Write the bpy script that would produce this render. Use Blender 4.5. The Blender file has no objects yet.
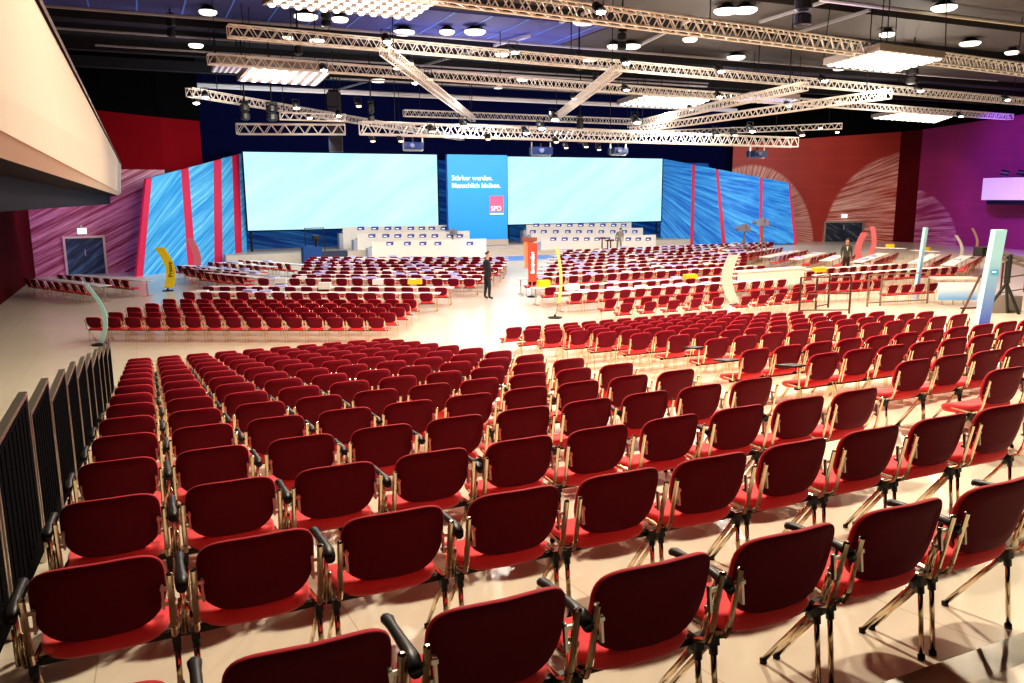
import bpy, math, random
from mathutils import Vector, Matrix, Euler
random.seed(7)
C = bpy.context.scene.collection
PI = math.pi

# ------------------------------------------------------------------ camera frame (world: X along the seat rows, Y towards the stage)
FPX, YAW, PITCH, ROLL, HC = 802.05, math.radians(24.6), math.radians(10.353), math.radians(-.403), 4.07
cy_, sy_, cp_, sp_ = math.cos(YAW), math.sin(YAW), math.cos(PITCH), math.sin(PITCH)
FW = Vector((sy_*cp_, cy_*cp_, -sp_)); RT = Vector((cy_, -sy_, 0)); UP = RT.cross(FW)
c_, s_ = math.cos(ROLL), math.sin(ROLL)
RT, UP = c_*RT + s_*UP, -s_*RT + c_*UP
CAM = Vector((0, 0, HC))
def ray(x, y): return FW*FPX + RT*(x-512) + UP*(341.5-y)
def on_z(x, y, z=0.0):
    d = ray(x, y); return CAM + d*((z-HC)/d.z)
def on_y(x, y, Y):
    d = ray(x, y); return CAM + d*(Y/d.y)
def on_x(x, y, X):
    d = ray(x, y); return CAM + d*(X/d.x)
def beside(x, y, P):
    d = ray(x, y); k = (Vector(P)-CAM).dot(FW)/FPX; return CAM + d*k
def zc(P): return (Vector(P)-CAM).dot(FW)
def px(P):
    v = Vector(P)-CAM; z = v.dot(FW); return 512+FPX*v.dot(RT)/z, 341.5-FPX*v.dot(UP)/z, z
# seating ramp
PW, ROWD, SL, Y0, X0, TOP = .575, 1.149, .1303, 2.009, -.25, .757
ZR = HC-1.187-TOP
YB = Y0 + ZR/SL
def ramp(Y): return max(0.0, ZR-SL*(Y-Y0))
TILT = -math.atan(SL)

# ------------------------------------------------------------------ materials
MATS = {}
def mat(name, col, rough=.6, metal=0.0, emit=None, es=0.0, spec=.5, noise=0.0, nscale=20, coat=0.0, sheen=0.0):
    m = bpy.data.materials.new(name); m.use_nodes = True
    nt = m.node_tree; b = nt.nodes['Principled BSDF']
    b.inputs['Base Color'].default_value = (*col, 1); b.inputs['Roughness'].default_value = rough
    b.inputs['Metallic'].default_value = metal; b.inputs['Specular IOR Level'].default_value = spec
    b.inputs['Coat Weight'].default_value = coat
    if sheen: b.inputs['Sheen Weight'].default_value = sheen; b.inputs['Sheen Roughness'].default_value = .4
    if emit: b.inputs['Emission Color'].default_value = (*emit, 1); b.inputs['Emission Strength'].default_value = es
    if noise:
        tc = nt.nodes.new('ShaderNodeTexCoord'); n = nt.nodes.new('ShaderNodeTexNoise'); n.inputs['Scale'].default_value = nscale
        n.inputs['Detail'].default_value = 4
        mx = nt.nodes.new('ShaderNodeMix'); mx.data_type = 'RGBA'
        mx.inputs[6].default_value = (*[c*(1-noise) for c in col], 1); mx.inputs[7].default_value = (*[min(1, c*(1+noise)) for c in col], 1)
        nt.links.new(tc.outputs['Object'], n.inputs['Vector']); nt.links.new(n.outputs['Fac'], mx.inputs[0]); nt.links.new(mx.outputs[2], b.inputs['Base Color'])
    MATS[name] = m
    return m
def N(nt, typ, **kw):
    n = nt.nodes.new(typ)
    for k, v in kw.items(): setattr(n, k, v)
    return n
def math_node(nt, op, a, b=None, c=None, clamp=False):
    n = N(nt, 'ShaderNodeMath', operation=op, use_clamp=clamp)
    for i, v in enumerate((a, b, c)):
        if v is None: continue
        if isinstance(v, (int, float)): n.inputs[i].default_value = v
        else: nt.links.new(v, n.inputs[i])
    return n.outputs[0]
def mixc(nt, fac, a, b):
    n = N(nt, 'ShaderNodeMix', data_type='RGBA')
    for i, v in ((0, fac), (6, a), (7, b)):
        if isinstance(v, (int, float)): n.inputs[i].default_value = v
        elif isinstance(v, tuple): n.inputs[i].default_value = (*v, 1) if len(v) == 3 else v
        else: nt.links.new(v, n.inputs[i])
    return n.outputs[2]
def mapr(nt, v, a, b, c=0.0, d=1.0):
    n = N(nt, 'ShaderNodeMapRange'); nt.links.new(v, n.inputs[0])
    for i, x in ((1, a), (2, b), (3, c), (4, d)): n.inputs[i].default_value = x
    return n.outputs[0]

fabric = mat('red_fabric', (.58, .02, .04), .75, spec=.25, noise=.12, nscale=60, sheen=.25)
seatfab = mat('red_fabric_lit', (.80, .055, .07), .75, spec=.25, noise=.1, nscale=60, sheen=.25)  # same chair fabric, lighter base where the seats catch light
backshell = mat('red_fabric_shaded', (.150, .0010, .015), .65, spec=.2, noise=.12, nscale=60)  # same chair fabric, shade on the backs put into the base colour
chrome = mat('chrome', (.80, .68, .50), .16, 1.0)
black = mat('black_plastic', (.018, .017, .018), .4)
blackm = mat('black_steel', (.012, .012, .013), .45, .3)
panelblk = mat('black_panel', (.005, .005, .007), .9, spec=.03)
alu = mat('aluminium', (.62, .58, .52), .32, .9)
trussm = mat('truss_aluminium', (.90, .86, .80), .45, .25)
white = mat('white_laminate', (.86, .82, .74), .5, noise=.03, nscale=3)
tablew = mat('table_white', (.88, .84, .80), .45, noise=.03, nscale=3)
cream = mat('cream_plaster', (.62, .55, .46), .7, noise=.04, nscale=1.2)
navyf = mat('navy_fascia', (.012, .011, .024), .7, spec=.1)
greyp = mat('grey_side', (.42, .44, .52), .6)
beige = mat('beige_step', (.62, .54, .44), .6, noise=.06, nscale=2)
redwood = mat('red_panel', (.33, .012, .02), .55, noise=.1, nscale=2)
maroon = mat('maroon_wall', (.09, .003, .006), .8, spec=.08, noise=.15, nscale=1)
darkwall = mat('black_curtain', (.003, .0028, .004), .95, spec=.05, noise=.3, nscale=3)
navycur = mat('navy_curtain', (.004, .007, .06), .9, spec=.1, noise=.3, nscale=2)
crimson = mat('crimson_stripe', (.62, .02, .08), .5, emit=(.62, .02, .10), es=.12)
bluebox = mat('blue_sign', (.09, .09, .40), .4)
paperp = mat('lilac_paper', (.52, .54, .86), .6)
paperw = mat('white_paper', (.92, .90, .86), .6)
yellow = mat('yellow_card', (1.0, .70, .02), .5)
bannerY = mat('yellow_banner', (.98, .72, .03), .55, emit=(.98, .72, .03), es=.1)
bannerR = mat('red_banner', (.85, .09, .05), .55)
bannerP = mat('pink_red_banner', (.85, .22, .25), .55)
bannerW = mat('white_banner', (.90, .86, .80), .55)
bannerC = mat('pale_cyan_banner', (.45, .78, .80), .55)
ink = mat('dark_ink', (.12, .05, .02), .6)
letterw = mat('white_letters', (.95, .97, 1), .5, emit=(.9, .95, 1), es=.9)
logored = mat('logo_red', (.85, .13, .25), .5, emit=(.9, .16, .28), es=.5)
suit = mat('dark_suit', (.018, .019, .028), .8, noise=.15, nscale=30)
suitg = mat('grey_suit', (.07, .06, .045), .8, noise=.15, nscale=30)
skin = mat('skin', (.62, .36, .25), .5)
hairm = mat('dark_hair', (.09, .05, .03), .7)
shirt = mat('white_shirt', (.8, .8, .8), .6)
ceilm = mat('ceiling_black', (.012, .011, .015), .8)
lampd = mat('ceiling_disc', (.9, .85, .78), .5, emit=(1, .90, .76), es=1.6)
bulb = mat('bulb', (1, 1, 1), .5, emit=(1, .94, .85), es=28); bulb.cycles.emission_sampling = 'NONE'
bankg = mat('bank_bulb', (1, 1, 1), .5, emit=(1, .92, .80), es=1.7); bankg.cycles.emission_sampling = 'NONE'
bankc = mat('bank_tube', (1, 1, 1), .5, emit=(.95, .93, 1), es=2.2); bankc.cycles.emission_sampling = 'NONE'
bankb = mat('bank_body', (.34, .29, .27), .6)
bankd = mat('bank_tube_dim', (.5, .52, .7), .5, emit=(.5, .55, .9), es=.25)
exitm = mat('exit_sign', (.8, .95, .95), .5, emit=(.8, .97, 1), es=1.3)
gold = mat('brass_pole', (.55, .40, .18), .3, .8)
bannerW2 = mat('ivory_banner', (.62, .60, .55), .6)
lens_ = mat('lens_glass', (.25, .3, .45), .1, .2)

def streak_panel(name, base, lite, ang, fx, fy, lo=.48, hi=.68, emit=0.0, joints=0.0):
    """panel with long slanting strokes in its colour, in metres of the panel's own UV"""
    m = bpy.data.materials.new(name); m.use_nodes = True; nt = m.node_tree; b = nt.nodes['Principled BSDF']
    uv = N(nt, 'ShaderNodeUVMap')
    mp = N(nt, 'ShaderNodeMapping'); mp.inputs['Rotation'].default_value = (0, 0, ang); nt.links.new(uv.outputs[0], mp.inputs[0])
    sc = N(nt, 'ShaderNodeMapping'); sc.inputs['Scale'].default_value = (fx, fy, 1); nt.links.new(mp.outputs[0], sc.inputs[0])
    no = N(nt, 'ShaderNodeTexNoise'); no.inputs['Detail'].default_value = 5; no.inputs['Roughness'].default_value = .65; no.inputs['Scale'].default_value = 1
    nt.links.new(sc.outputs[0], no.inputs['Vector'])
    f = mapr(nt, no.outputs['Fac'], lo, hi)
    col = mixc(nt, f, base, lite)
    nt.links.new(col, b.inputs['Base Color']); b.inputs['Roughness'].default_value = .55
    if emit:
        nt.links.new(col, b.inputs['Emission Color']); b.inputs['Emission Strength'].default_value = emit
    return m
blueL = streak_panel('blue_panel_print_light', (.015, .26, .60), (.22, .66, .86), math.radians(-32), .13, 5.2, .44, .70, .22)  # print and projected light strokes painted together, with added glow
blueR = streak_panel('blue_panel_print_light_falling', (.005, .20, .62), (.10, .50, .86), math.radians(34), .12, 5.0, .44, .70, .22)  # falling version, print and projected light in one colour
blueB = streak_panel('blue_back_strokes', (.004, .05, .24), (.05, .30, .65), math.radians(12), .12, 3.2, .46, .72, .34)  # glow added to brighten the backdrop and its strokes
doorP = streak_panel('door_strokes', (.01, .03, .05), (.10, .26, .34), math.radians(-38), .4, 3.2, .46, .7)  # pale slanting strokes mixed into the dark door colour
doorPR = streak_panel('door_strokes_falling', (.01, .02, .04), (.20, .24, .30), math.radians(32), .5, 3.2, .5, .72)

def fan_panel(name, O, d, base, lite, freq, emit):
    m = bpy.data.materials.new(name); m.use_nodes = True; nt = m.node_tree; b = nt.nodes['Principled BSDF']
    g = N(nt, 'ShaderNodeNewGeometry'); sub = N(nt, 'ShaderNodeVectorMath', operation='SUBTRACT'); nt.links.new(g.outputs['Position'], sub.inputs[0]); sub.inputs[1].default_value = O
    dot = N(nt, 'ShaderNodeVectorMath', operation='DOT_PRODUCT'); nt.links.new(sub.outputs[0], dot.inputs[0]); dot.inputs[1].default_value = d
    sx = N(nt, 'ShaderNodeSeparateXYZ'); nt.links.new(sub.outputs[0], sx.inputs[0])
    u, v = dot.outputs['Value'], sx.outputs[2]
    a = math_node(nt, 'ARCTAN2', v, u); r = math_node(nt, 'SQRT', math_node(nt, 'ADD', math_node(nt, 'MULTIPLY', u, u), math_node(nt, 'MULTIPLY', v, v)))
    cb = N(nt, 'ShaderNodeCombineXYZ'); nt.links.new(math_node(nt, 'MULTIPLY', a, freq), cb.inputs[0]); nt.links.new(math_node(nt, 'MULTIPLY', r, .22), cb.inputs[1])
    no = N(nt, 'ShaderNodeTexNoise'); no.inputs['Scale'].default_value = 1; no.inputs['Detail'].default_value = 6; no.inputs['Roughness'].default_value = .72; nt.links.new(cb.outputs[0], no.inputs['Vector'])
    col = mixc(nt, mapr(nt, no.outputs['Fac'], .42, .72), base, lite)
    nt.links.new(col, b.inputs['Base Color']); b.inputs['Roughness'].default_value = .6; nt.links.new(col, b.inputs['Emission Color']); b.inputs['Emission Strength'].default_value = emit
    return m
def painted_gobo_wall(name, base, lite, cu, cv, discs, joint=1.15, freq=30.0, straight=None):
    """red boarded wall, projected light painted into its colour as pale strokes from one point; UV in metres"""
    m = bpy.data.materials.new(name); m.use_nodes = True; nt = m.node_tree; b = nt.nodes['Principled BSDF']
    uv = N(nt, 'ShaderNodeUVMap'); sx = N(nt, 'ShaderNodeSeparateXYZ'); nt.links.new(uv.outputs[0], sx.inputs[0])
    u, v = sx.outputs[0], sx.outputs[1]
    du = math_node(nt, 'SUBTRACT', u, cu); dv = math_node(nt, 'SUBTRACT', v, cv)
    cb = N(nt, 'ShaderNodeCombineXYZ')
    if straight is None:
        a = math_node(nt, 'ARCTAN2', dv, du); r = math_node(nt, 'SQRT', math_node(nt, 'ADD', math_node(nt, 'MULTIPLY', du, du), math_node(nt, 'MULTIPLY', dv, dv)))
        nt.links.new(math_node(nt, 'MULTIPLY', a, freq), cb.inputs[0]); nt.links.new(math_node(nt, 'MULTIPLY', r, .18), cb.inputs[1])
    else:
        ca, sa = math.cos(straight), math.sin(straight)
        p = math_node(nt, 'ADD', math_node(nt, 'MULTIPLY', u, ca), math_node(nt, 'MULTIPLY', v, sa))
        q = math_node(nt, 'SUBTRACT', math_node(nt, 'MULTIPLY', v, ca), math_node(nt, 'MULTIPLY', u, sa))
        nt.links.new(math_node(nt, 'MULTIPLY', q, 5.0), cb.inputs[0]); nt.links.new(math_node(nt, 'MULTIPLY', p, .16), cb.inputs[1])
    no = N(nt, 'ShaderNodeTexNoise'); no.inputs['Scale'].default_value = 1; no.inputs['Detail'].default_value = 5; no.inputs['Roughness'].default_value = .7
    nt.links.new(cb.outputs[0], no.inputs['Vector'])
    f = mapr(nt, no.outputs['Fac'], .41, .66)  # pale strokes: gobo light painted into the wall colour
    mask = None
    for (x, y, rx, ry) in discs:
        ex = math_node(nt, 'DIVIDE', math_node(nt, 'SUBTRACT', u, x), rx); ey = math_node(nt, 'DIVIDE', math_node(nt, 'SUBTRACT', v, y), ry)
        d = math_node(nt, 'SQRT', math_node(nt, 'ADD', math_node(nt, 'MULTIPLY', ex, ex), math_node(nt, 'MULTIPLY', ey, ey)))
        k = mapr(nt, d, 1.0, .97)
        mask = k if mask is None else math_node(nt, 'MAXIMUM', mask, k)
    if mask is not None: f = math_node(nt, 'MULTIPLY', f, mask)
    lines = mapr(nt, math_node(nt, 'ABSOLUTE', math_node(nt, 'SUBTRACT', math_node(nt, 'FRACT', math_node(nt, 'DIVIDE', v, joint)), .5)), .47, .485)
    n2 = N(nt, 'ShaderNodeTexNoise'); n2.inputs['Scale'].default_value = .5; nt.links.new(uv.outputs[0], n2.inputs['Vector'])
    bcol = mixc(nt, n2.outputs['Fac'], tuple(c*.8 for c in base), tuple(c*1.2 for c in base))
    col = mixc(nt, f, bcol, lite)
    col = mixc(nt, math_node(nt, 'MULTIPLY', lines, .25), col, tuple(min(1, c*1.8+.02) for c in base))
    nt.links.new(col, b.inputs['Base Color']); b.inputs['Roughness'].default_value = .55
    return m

def floor_mat(name, col, dark, tile=1.2, rough=.22):
    m = bpy.data.materials.new(name); m.use_nodes = True; nt = m.node_tree; b = nt.nodes['Principled BSDF']
    uv = N(nt, 'ShaderNodeUVMap'); sx = N(nt, 'ShaderNodeSeparateXYZ'); nt.links.new(uv.outputs[0], sx.inputs[0])
    ls = None
    for s, T, off in ((sx.outputs[0], tile, .36), (sx.outputs[1], tile, .45)):
        k = mapr(nt, math_node(nt, 'ABSOLUTE', math_node(nt, 'SUBTRACT', math_node(nt, 'FRACT', math_node(nt, 'DIVIDE', math_node(nt, 'ADD', s, off), T)), .5)), .4965, .4980)
        ls = k if ls is None else math_node(nt, 'MAXIMUM', ls, k)
    no = N(nt, 'ShaderNodeTexNoise'); no.inputs['Scale'].default_value = .6; no.inputs['Detail'].default_value = 5; nt.links.new(uv.outputs[0], no.inputs['Vector'])
    c = mixc(nt, no.outputs['Fac'], tuple(x*.93 for x in col), tuple(min(1, x*1.06) for x in col))
    c = mixc(nt, math_node(nt, 'MULTIPLY', ls, .55), c, dark)
    nt.links.new(c, b.inputs['Base Color']); b.inputs['Roughness'].default_value = rough; b.inputs['Specular IOR Level'].default_value = .45
    return m
floorM = floor_mat('cream_floor', (.80, .735, .60), (.42, .33, .2))

def reflection_slab_mat():  # swirl paints reflections into the slab's base colour
    m = bpy.data.materials.new('painted_reflection_slab'); m.use_nodes = True; nt = m.node_tree; b = nt.nodes['Principled BSDF']
    tc = N(nt, 'ShaderNodeTexCoord'); w = N(nt, 'ShaderNodeTexWave', wave_type='RINGS'); w.inputs['Scale'].default_value = .55; w.inputs['Distortion'].default_value = 5.5
    w.inputs['Detail'].default_value = 2.5; w.inputs['Detail Scale'].default_value = .93
    nt.links.new(tc.outputs['Object'], w.inputs['Vector'])
    f = mapr(nt, w.outputs['Fac'], .1, .7)
    n2 = N(nt, 'ShaderNodeTexNoise'); n2.inputs['Scale'].default_value = 7; nt.links.new(tc.outputs['Object'], n2.inputs['Vector'])
    c = mixc(nt, f, (.15, .11, .06), (.70, .60, .42)); c = mixc(nt, math_node(nt, 'MULTIPLY', n2.outputs['Fac'], .35), c, (.36, .27, .14))
    nt.links.new(c, b.inputs['Base Color']); b.inputs['Roughness'].default_value = .3
    return m
reflectM = reflection_slab_mat()

def screen_mat():
    m = bpy.data.materials.new('projection_picture'); m.use_nodes = True; nt = m.node_tree; b = nt.nodes['Principled BSDF']
    uv = N(nt, 'ShaderNodeUVMap'); mp = N(nt, 'ShaderNodeMapping'); mp.inputs['Rotation'].default_value = (0, 0, math.radians(-35)); nt.links.new(uv.outputs[0], mp.inputs[0])
    s2 = N(nt, 'ShaderNodeMapping'); s2.inputs['Scale'].default_value = (.12, .8, 1); nt.links.new(mp.outputs[0], s2.inputs[0])
    no = N(nt, 'ShaderNodeTexNoise'); no.inputs['Scale'].default_value = 1; no.inputs['Detail'].default_value = 4; nt.links.new(s2.outputs[0], no.inputs['Vector'])
    c = mixc(nt, mapr(nt, no.outputs['Fac'], .35, .7), (.42, .79, .95), (.56, .87, .97))
    b.inputs['Base Color'].default_value = (.02, .03, .04, 1); b.inputs['Roughness'].default_value = .7
    nt.links.new(c, b.inputs['Emission Color']); b.inputs['Emission Strength'].default_value = 1.1
    return m
screenM = screen_mat()
def grad_mat(name, a, b_, v0, v1, emit):
    m = bpy.data.materials.new(name); m.use_nodes = True; nt = m.node_tree; b = nt.nodes['Principled BSDF']
    uv = N(nt, 'ShaderNodeUVMap'); sx = N(nt, 'ShaderNodeSeparateXYZ'); nt.links.new(uv.outputs[0], sx.inputs[0])
    c = mixc(nt, mapr(nt, sx.outputs[1], v0, v1), a, b_)
    nt.links.new(c, b.inputs['Base Color']); nt.links.new(c, b.inputs['Emission Color']); b.inputs['Emission Strength'].default_value = emit; b.inputs['Roughness'].default_value = .6
    return m
blueC = grad_mat('blue_centre_print', (.02, .30, .86), (.07, .42, .82), 1.0, 7.0, .42)
blueCol = grad_mat('blue_white_column_print', (.09, .14, .50), (.28, .50, .60), .4, 2.0, .05)
blueCnt = grad_mat('blue_white_counter_print', (.08, .35, .75), (.85, .88, .92), .2, .75, .1)

# ------------------------------------------------------------------ mesh builder
class MB:
    def __init__(s): s.v, s.f, s.m, s.uv, s.mats = [], [], [], {}, []
    def mi(s, m):
        if m not in s.mats: s.mats.append(m)
        return s.mats.index(m)
    def add(s, vs, fs, m, uvs=None):
        k = len(s.v); s.v += [tuple(p) for p in vs]; i = s.mi(m)
        for j, f in enumerate(fs):
            if uvs: s.uv[len(s.f)] = uvs[j]
            s.f.append(tuple(a+k for a in f)); s.m.append(i)
    def box(s, c, d, m, rot=None):
        x, y, z = d[0]/2, d[1]/2, d[2]/2
        vs = [Vector((a*x, b*y, e*z)) for a in (-1, 1) for b in (-1, 1) for e in (-1, 1)]
        if rot is not None: vs = [rot @ v for v in vs]
        vs = [v+Vector(c) for v in vs]
        s.add(vs, [(0,1,3,2),(4,6,7,5),(0,4,5,1),(2,3,7,6),(0,2,6,4),(1,5,7,3)], m)
    def bar(s, a, b, r, m, n=6, r2=None, flat=None):
        a, b = Vector(a), Vector(b); d = (b-a)
        if d.length < 1e-6: return
        d.normalize(); t = Vector((0,0,1)) if abs(d.z) < .9 else Vector((1,0,0))
        p = d.cross(t).normalized(); q = d.cross(p)
        r2 = r if r2 is None else r2
        fx = flat if flat else 1.0
        ring = [(math.cos(2*PI*(i+.5)/n), math.sin(2*PI*(i+.5)/n)) for i in range(n)]
        vs = [a+(p*x*fx+q*y)*r for x, y in ring]+[b+(p*x*fx+q*y)*r2 for x, y in ring]
        s.add(vs, [(i, (i+1) % n, n+(i+1) % n, n+i) for i in range(n)]+[tuple(range(n-1, -1, -1)), tuple(range(n, 2*n))], m)
    def tube(s, pts, r, m, n=6):
        for a, b in zip(pts, pts[1:]): s.bar(a, b, r, m, n)
    def prism(s, pts, off, m, uv=False):
        off = Vector(off); n = len(pts); P = [Vector(p) for p in pts]
        s.add(P+[p+off for p in P], [tuple(range(n)), tuple(range(2*n-1, n-1, -1))]+[(i, n+i, n+(i+1) % n, (i+1) % n) for i in range(n)], m)
    def quad(s, a, b, c, d, m, uvs=None):
        s.add([a, b, c, d], [(0,1,2,3)], m, [uvs] if uvs else None)
    def lathe(s, prof, m, n=16, c=(0,0,0)):
        c = Vector(c); vs = [c+Vector((r*math.cos(2*PI*i/n), r*math.sin(2*PI*i/n), z)) for r, z in prof for i in range(n)]
        fs = [(j*n+i, j*n+(i+1) % n, (j+1)*n+(i+1) % n, (j+1)*n+i) for j in range(len(prof)-1) for i in range(n)]
        fs += [tuple(range(n-1, -1, -1)), tuple(range((len(prof)-1)*n, len(prof)*n))]
        s.add(vs, fs, m)
    def mesh(s, name, smooth=False):
        me = bpy.data.meshes.new(name); me.from_pydata(s.v, [], s.f)
        for m in s.mats: me.materials.append(m)
        for i, p in enumerate(me.polygons): p.material_index = s.m[i]; p.use_smooth = smooth
        if s.uv:
            ul = me.uv_layers.new(name='UVMap')
            for i, uvs in s.uv.items():
                for li, w in zip(me.polygons[i].loop_indices, uvs): ul.data[li].uv = w
        me.update()
        return me
    def build(s, name, parent=None, loc=(0,0,0), rz=0, smooth=False):
        return obj(name, s.mesh(name, smooth), parent, loc, rz)
def obj(name, me, parent=None, loc=(0,0,0), rz=0):
    o = bpy.data.objects.new(name, me); C.objects.link(o); o.parent = parent
    o.location = loc; o.rotation_euler = (0, 0, rz)
    return o
def tag(o, label=None, cat=None, group=None, kind=None):
    if label: o['label'] = label
    if cat: o['category'] = cat
    if group: o['group'] = group
    if kind: o['kind'] = kind
    return o
def thing(name, label, cat, loc=(0,0,0), rz=0, group=None, tilt=0):
    o = bpy.data.objects.new(name, None); C.objects.link(o); o.location = loc; o.rotation_euler = (tilt, 0, rz); o.empty_display_size = .1
    return tag(o, label, cat, group)
def struct(o, label=None, cat='room'):
    o['kind'] = 'structure'
    if label: tag(o, label, cat)
    return o
def wall(name, pts_low, pts_high, m, label, thick=None, cat='wall'):
    """vertical sheet through ground points; UV = metres along, height"""
    b = MB(); u = 0.0
    for i in range(len(pts_low)-1):
        a, c = Vector(pts_low[i]), Vector(pts_low[i+1]); L = (c.xy-a.xy).length
        ah, ch = Vector(pts_high[i]), Vector(pts_high[i+1])
        b.quad(a, c, ch, ah, m, [(u, a.z), (u+L, c.z), (u+L, ch.z), (u, ah.z)]); u += L
    return struct(b.build(name), label, cat)
ORD = 'zeroth first second third fourth fifth sixth seventh eighth ninth tenth eleventh twelfth thirteenth fourteenth fifteenth sixteenth seventeenth eighteenth nineteenth twentieth'.split()
def ordw(n):
    if n <= 20: return ORD[n]
    return 'twenty-' + ORD[n-20]

# ------------------------------------------------------------------ setting: floors
def sheet(name, pts, m, label):
    b = MB(); b.quad(*pts, m, [(p[0], p[1]) for p in pts]); return struct(b.build(name), label, 'floor')
XF = -.86
sheet('floor', [(XF, YB, 0), (70, YB, 0), (70, 70, 0), (XF, 70, 0)], floorM, 'cream tiled hall floor in front of the stage')
sheet('floor_side', [(-12, -6, 0), (XF, -6, 0), (XF, 70, 0), (-12, 70, 0)], floorM, 'tiled floor beside the ramp under the balcony')
zt = ZR-SL*(-6-Y0)
sheet('floor_ramp', [(XF, -6, zt), (70, -6, zt), (70, YB, 0), (XF, YB, 0)], floorM, 'cream tiled floor sloping down under the near chairs')
b = MB(); b.quad((XF, -6, 0), (XF, YB, 0), (XF, YB, .001), (XF, -6, zt), maroon)
struct(b.build('trim_ramp_side'), 'side face of the ramp below the black railing', 'trim')
# landing behind the nearest row: one polished slab a hand high
b = MB()
zl = ramp(2.03)+.02
b.add([(1.2, -1.5, zl), (12, -1.5, zl), (12, 2.03, zl), (1.2, 2.03, zl), (1.2, -1.5, zl-.7), (12, -1.5, zl-.7), (12, 2.03, zl-.06), (1.2, 2.03, zl-.06)],
      [(0,1,2,3), (3,2,6,7), (0,3,7,4), (1,5,6,2)], reflectM)
struct(b.build('floor_landing'), 'polished slab with painted brown and cream reflections behind the nearest chair row', 'floor')

# ceiling
b = MB(); b.quad((-14, -8, 12.2), (-14, 70, 12.2), (75, 70, 12.2), (75, -8, 12.2), ceilm)
struct(b.build('ceiling'), 'black ceiling high above the hall', 'ceiling')
slabA = mat('ceiling_slab_violet_lit', (.065, .07, .27), .7, noise=.15, nscale=.4)  # violet uplight tint put into the slab's base colour
slabG = mat('ceiling_slab_grey', (.06, .053, .05), .7, noise=.1, nscale=.4)
slabV = mat('ceiling_slab_dim_violet_lit', (.04, .035, .11), .7, noise=.15, nscale=.4)  # weaker violet light tint, also put into the base colour
seam = mat('ceiling_seam', (.10, .22, .62), .5, emit=(.1, .25, .8), es=.15)
def ceiling_slab(y0, y1, z, x0, x1, m, label, seams=0, sm=None):
    b = MB(); b.box(((x0+x1)/2, (y0+y1)/2, z+.15), (x1-x0, y1-y0, .3), m)
    if seams:
        x = x0
        while x < x1:
            b.box((x, (y0+y1)/2, z-.005), (.05, y1-y0, .03), sm); x += seams
    struct(b.build('ceiling_slab'), label, 'ceiling panel')
ya, yb = on_z(450, 12, 10.6).y, on_z(450, 44, 10.6).y
ceiling_slab(ya, yb, 10.6, -4, 17.5, slabA, 'violet lit ceiling slab with slanting blue seams', 1.5, seam)
ceiling_slab(ya, yb, 10.6, 17.6, 60, slabG, 'grey brown ceiling slab continuing the violet one')
y2, y3 = on_z(110, 17, 10.6).y, on_z(110, 33, 10.6).y
ceiling_slab(y2, y3, 10.6, -4, 60, slabV, 'dim violet lit ceiling slab behind the long middle truss')
y4, y5 = on_z(900, 18, 10.6).y, on_z(900, 44, 10.6).y
ceiling_slab(y4, y5, 10.6, -4, 60, slabG, 'grey brown ceiling slab above the warm light bank')
y6, y7 = on_z(1000, -12, 10.6).y, on_z(1000, 20, 10.6).y
ceiling_slab(y6, y7, 10.6, 8, 60, slabG, 'nearest grey brown ceiling slab over the round lamps')
def pipe(p0, p1, z, r, m, name, label):
    a, c = on_z(*p0, z), on_z(*p1, z); c.y = a.y
    b = MB(); b.bar(a, c, r, m, 6); struct(b.build(name), label, 'trim')
pipem = mat('pipe_grey', (.34, .33, .36), .5)
pipel = mat('pipe_light', (.62, .60, .62), .5)
pipe((35, 5), (1024, 77), 10.3, .06, pipem, 'trim_1', 'thin ceiling pipe above the violet slab edge')
pipe((55, 28), (700, 74), 10.3, .05, pipem, 'trim_2', 'second thin ceiling pipe behind the violet slab')
pipe((95, 45), (700, 85), 10.3, .05, pipem, 'trim_3', 'third thin ceiling pipe toward the stage')
pipe((197, 85), (730, 111), 9.9, .15, pipel, 'trim_4', 'pale long ceiling beam in front of the stage trusses')
pipe((820, 0), (1024, 32), 10.3, .06, mat('pipe_warm', (.6, .56, .5), .5), 'trim_5', 'pale pipe over the warm light bank')
pipe((300, 62), (700, 88), 10.1, .05, pipel, 'trim_6', 'thin pale pipe behind the long trusses')
pipe((330, 78), (620, 96), 10.1, .05, pipel, 'trim_7', 'short pale pipe over the slanting trusses')
def beam(x, y, z, h, d, x0, x1, name, label):
    P = on_z(x, y, z); b = MB(); b.box(((x0+x1)/2, P.y, z+h/2), (x1-x0, d, h), ceilm); struct(b.build(name), label, 'beam')
for k, (x, y) in enumerate([(450, 47), (450, 58), (450, 72), (450, 86), (450, 8)]):
    beam(x, y, 10.3, .5, .5, -6, 65, 'ceiling_beam', 'black ceiling beam, %s counted from the stage' % ORD[(4, 3, 2, 1, 5)[k]])
for k, (a, c) in enumerate([((640, 45), (690, 20)), ((447, 58), (530, 36)), ((560, 22), (600, 8)), ((760, 22), (830, 0)), ((470, 52), (330, 92)), ((800, 32), (870, 10))]):
    p, q = on_z(*a, 10.45), on_z(*c, 10.45); b = MB(); b.bar(p, q, .07, pipel if k < 3 else pipem, 4)
    struct(b.build('trim_%d' % (20+k)), 'pale slanting ceiling strut, %s of six' % ORD[k+1], 'trim')

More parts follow.
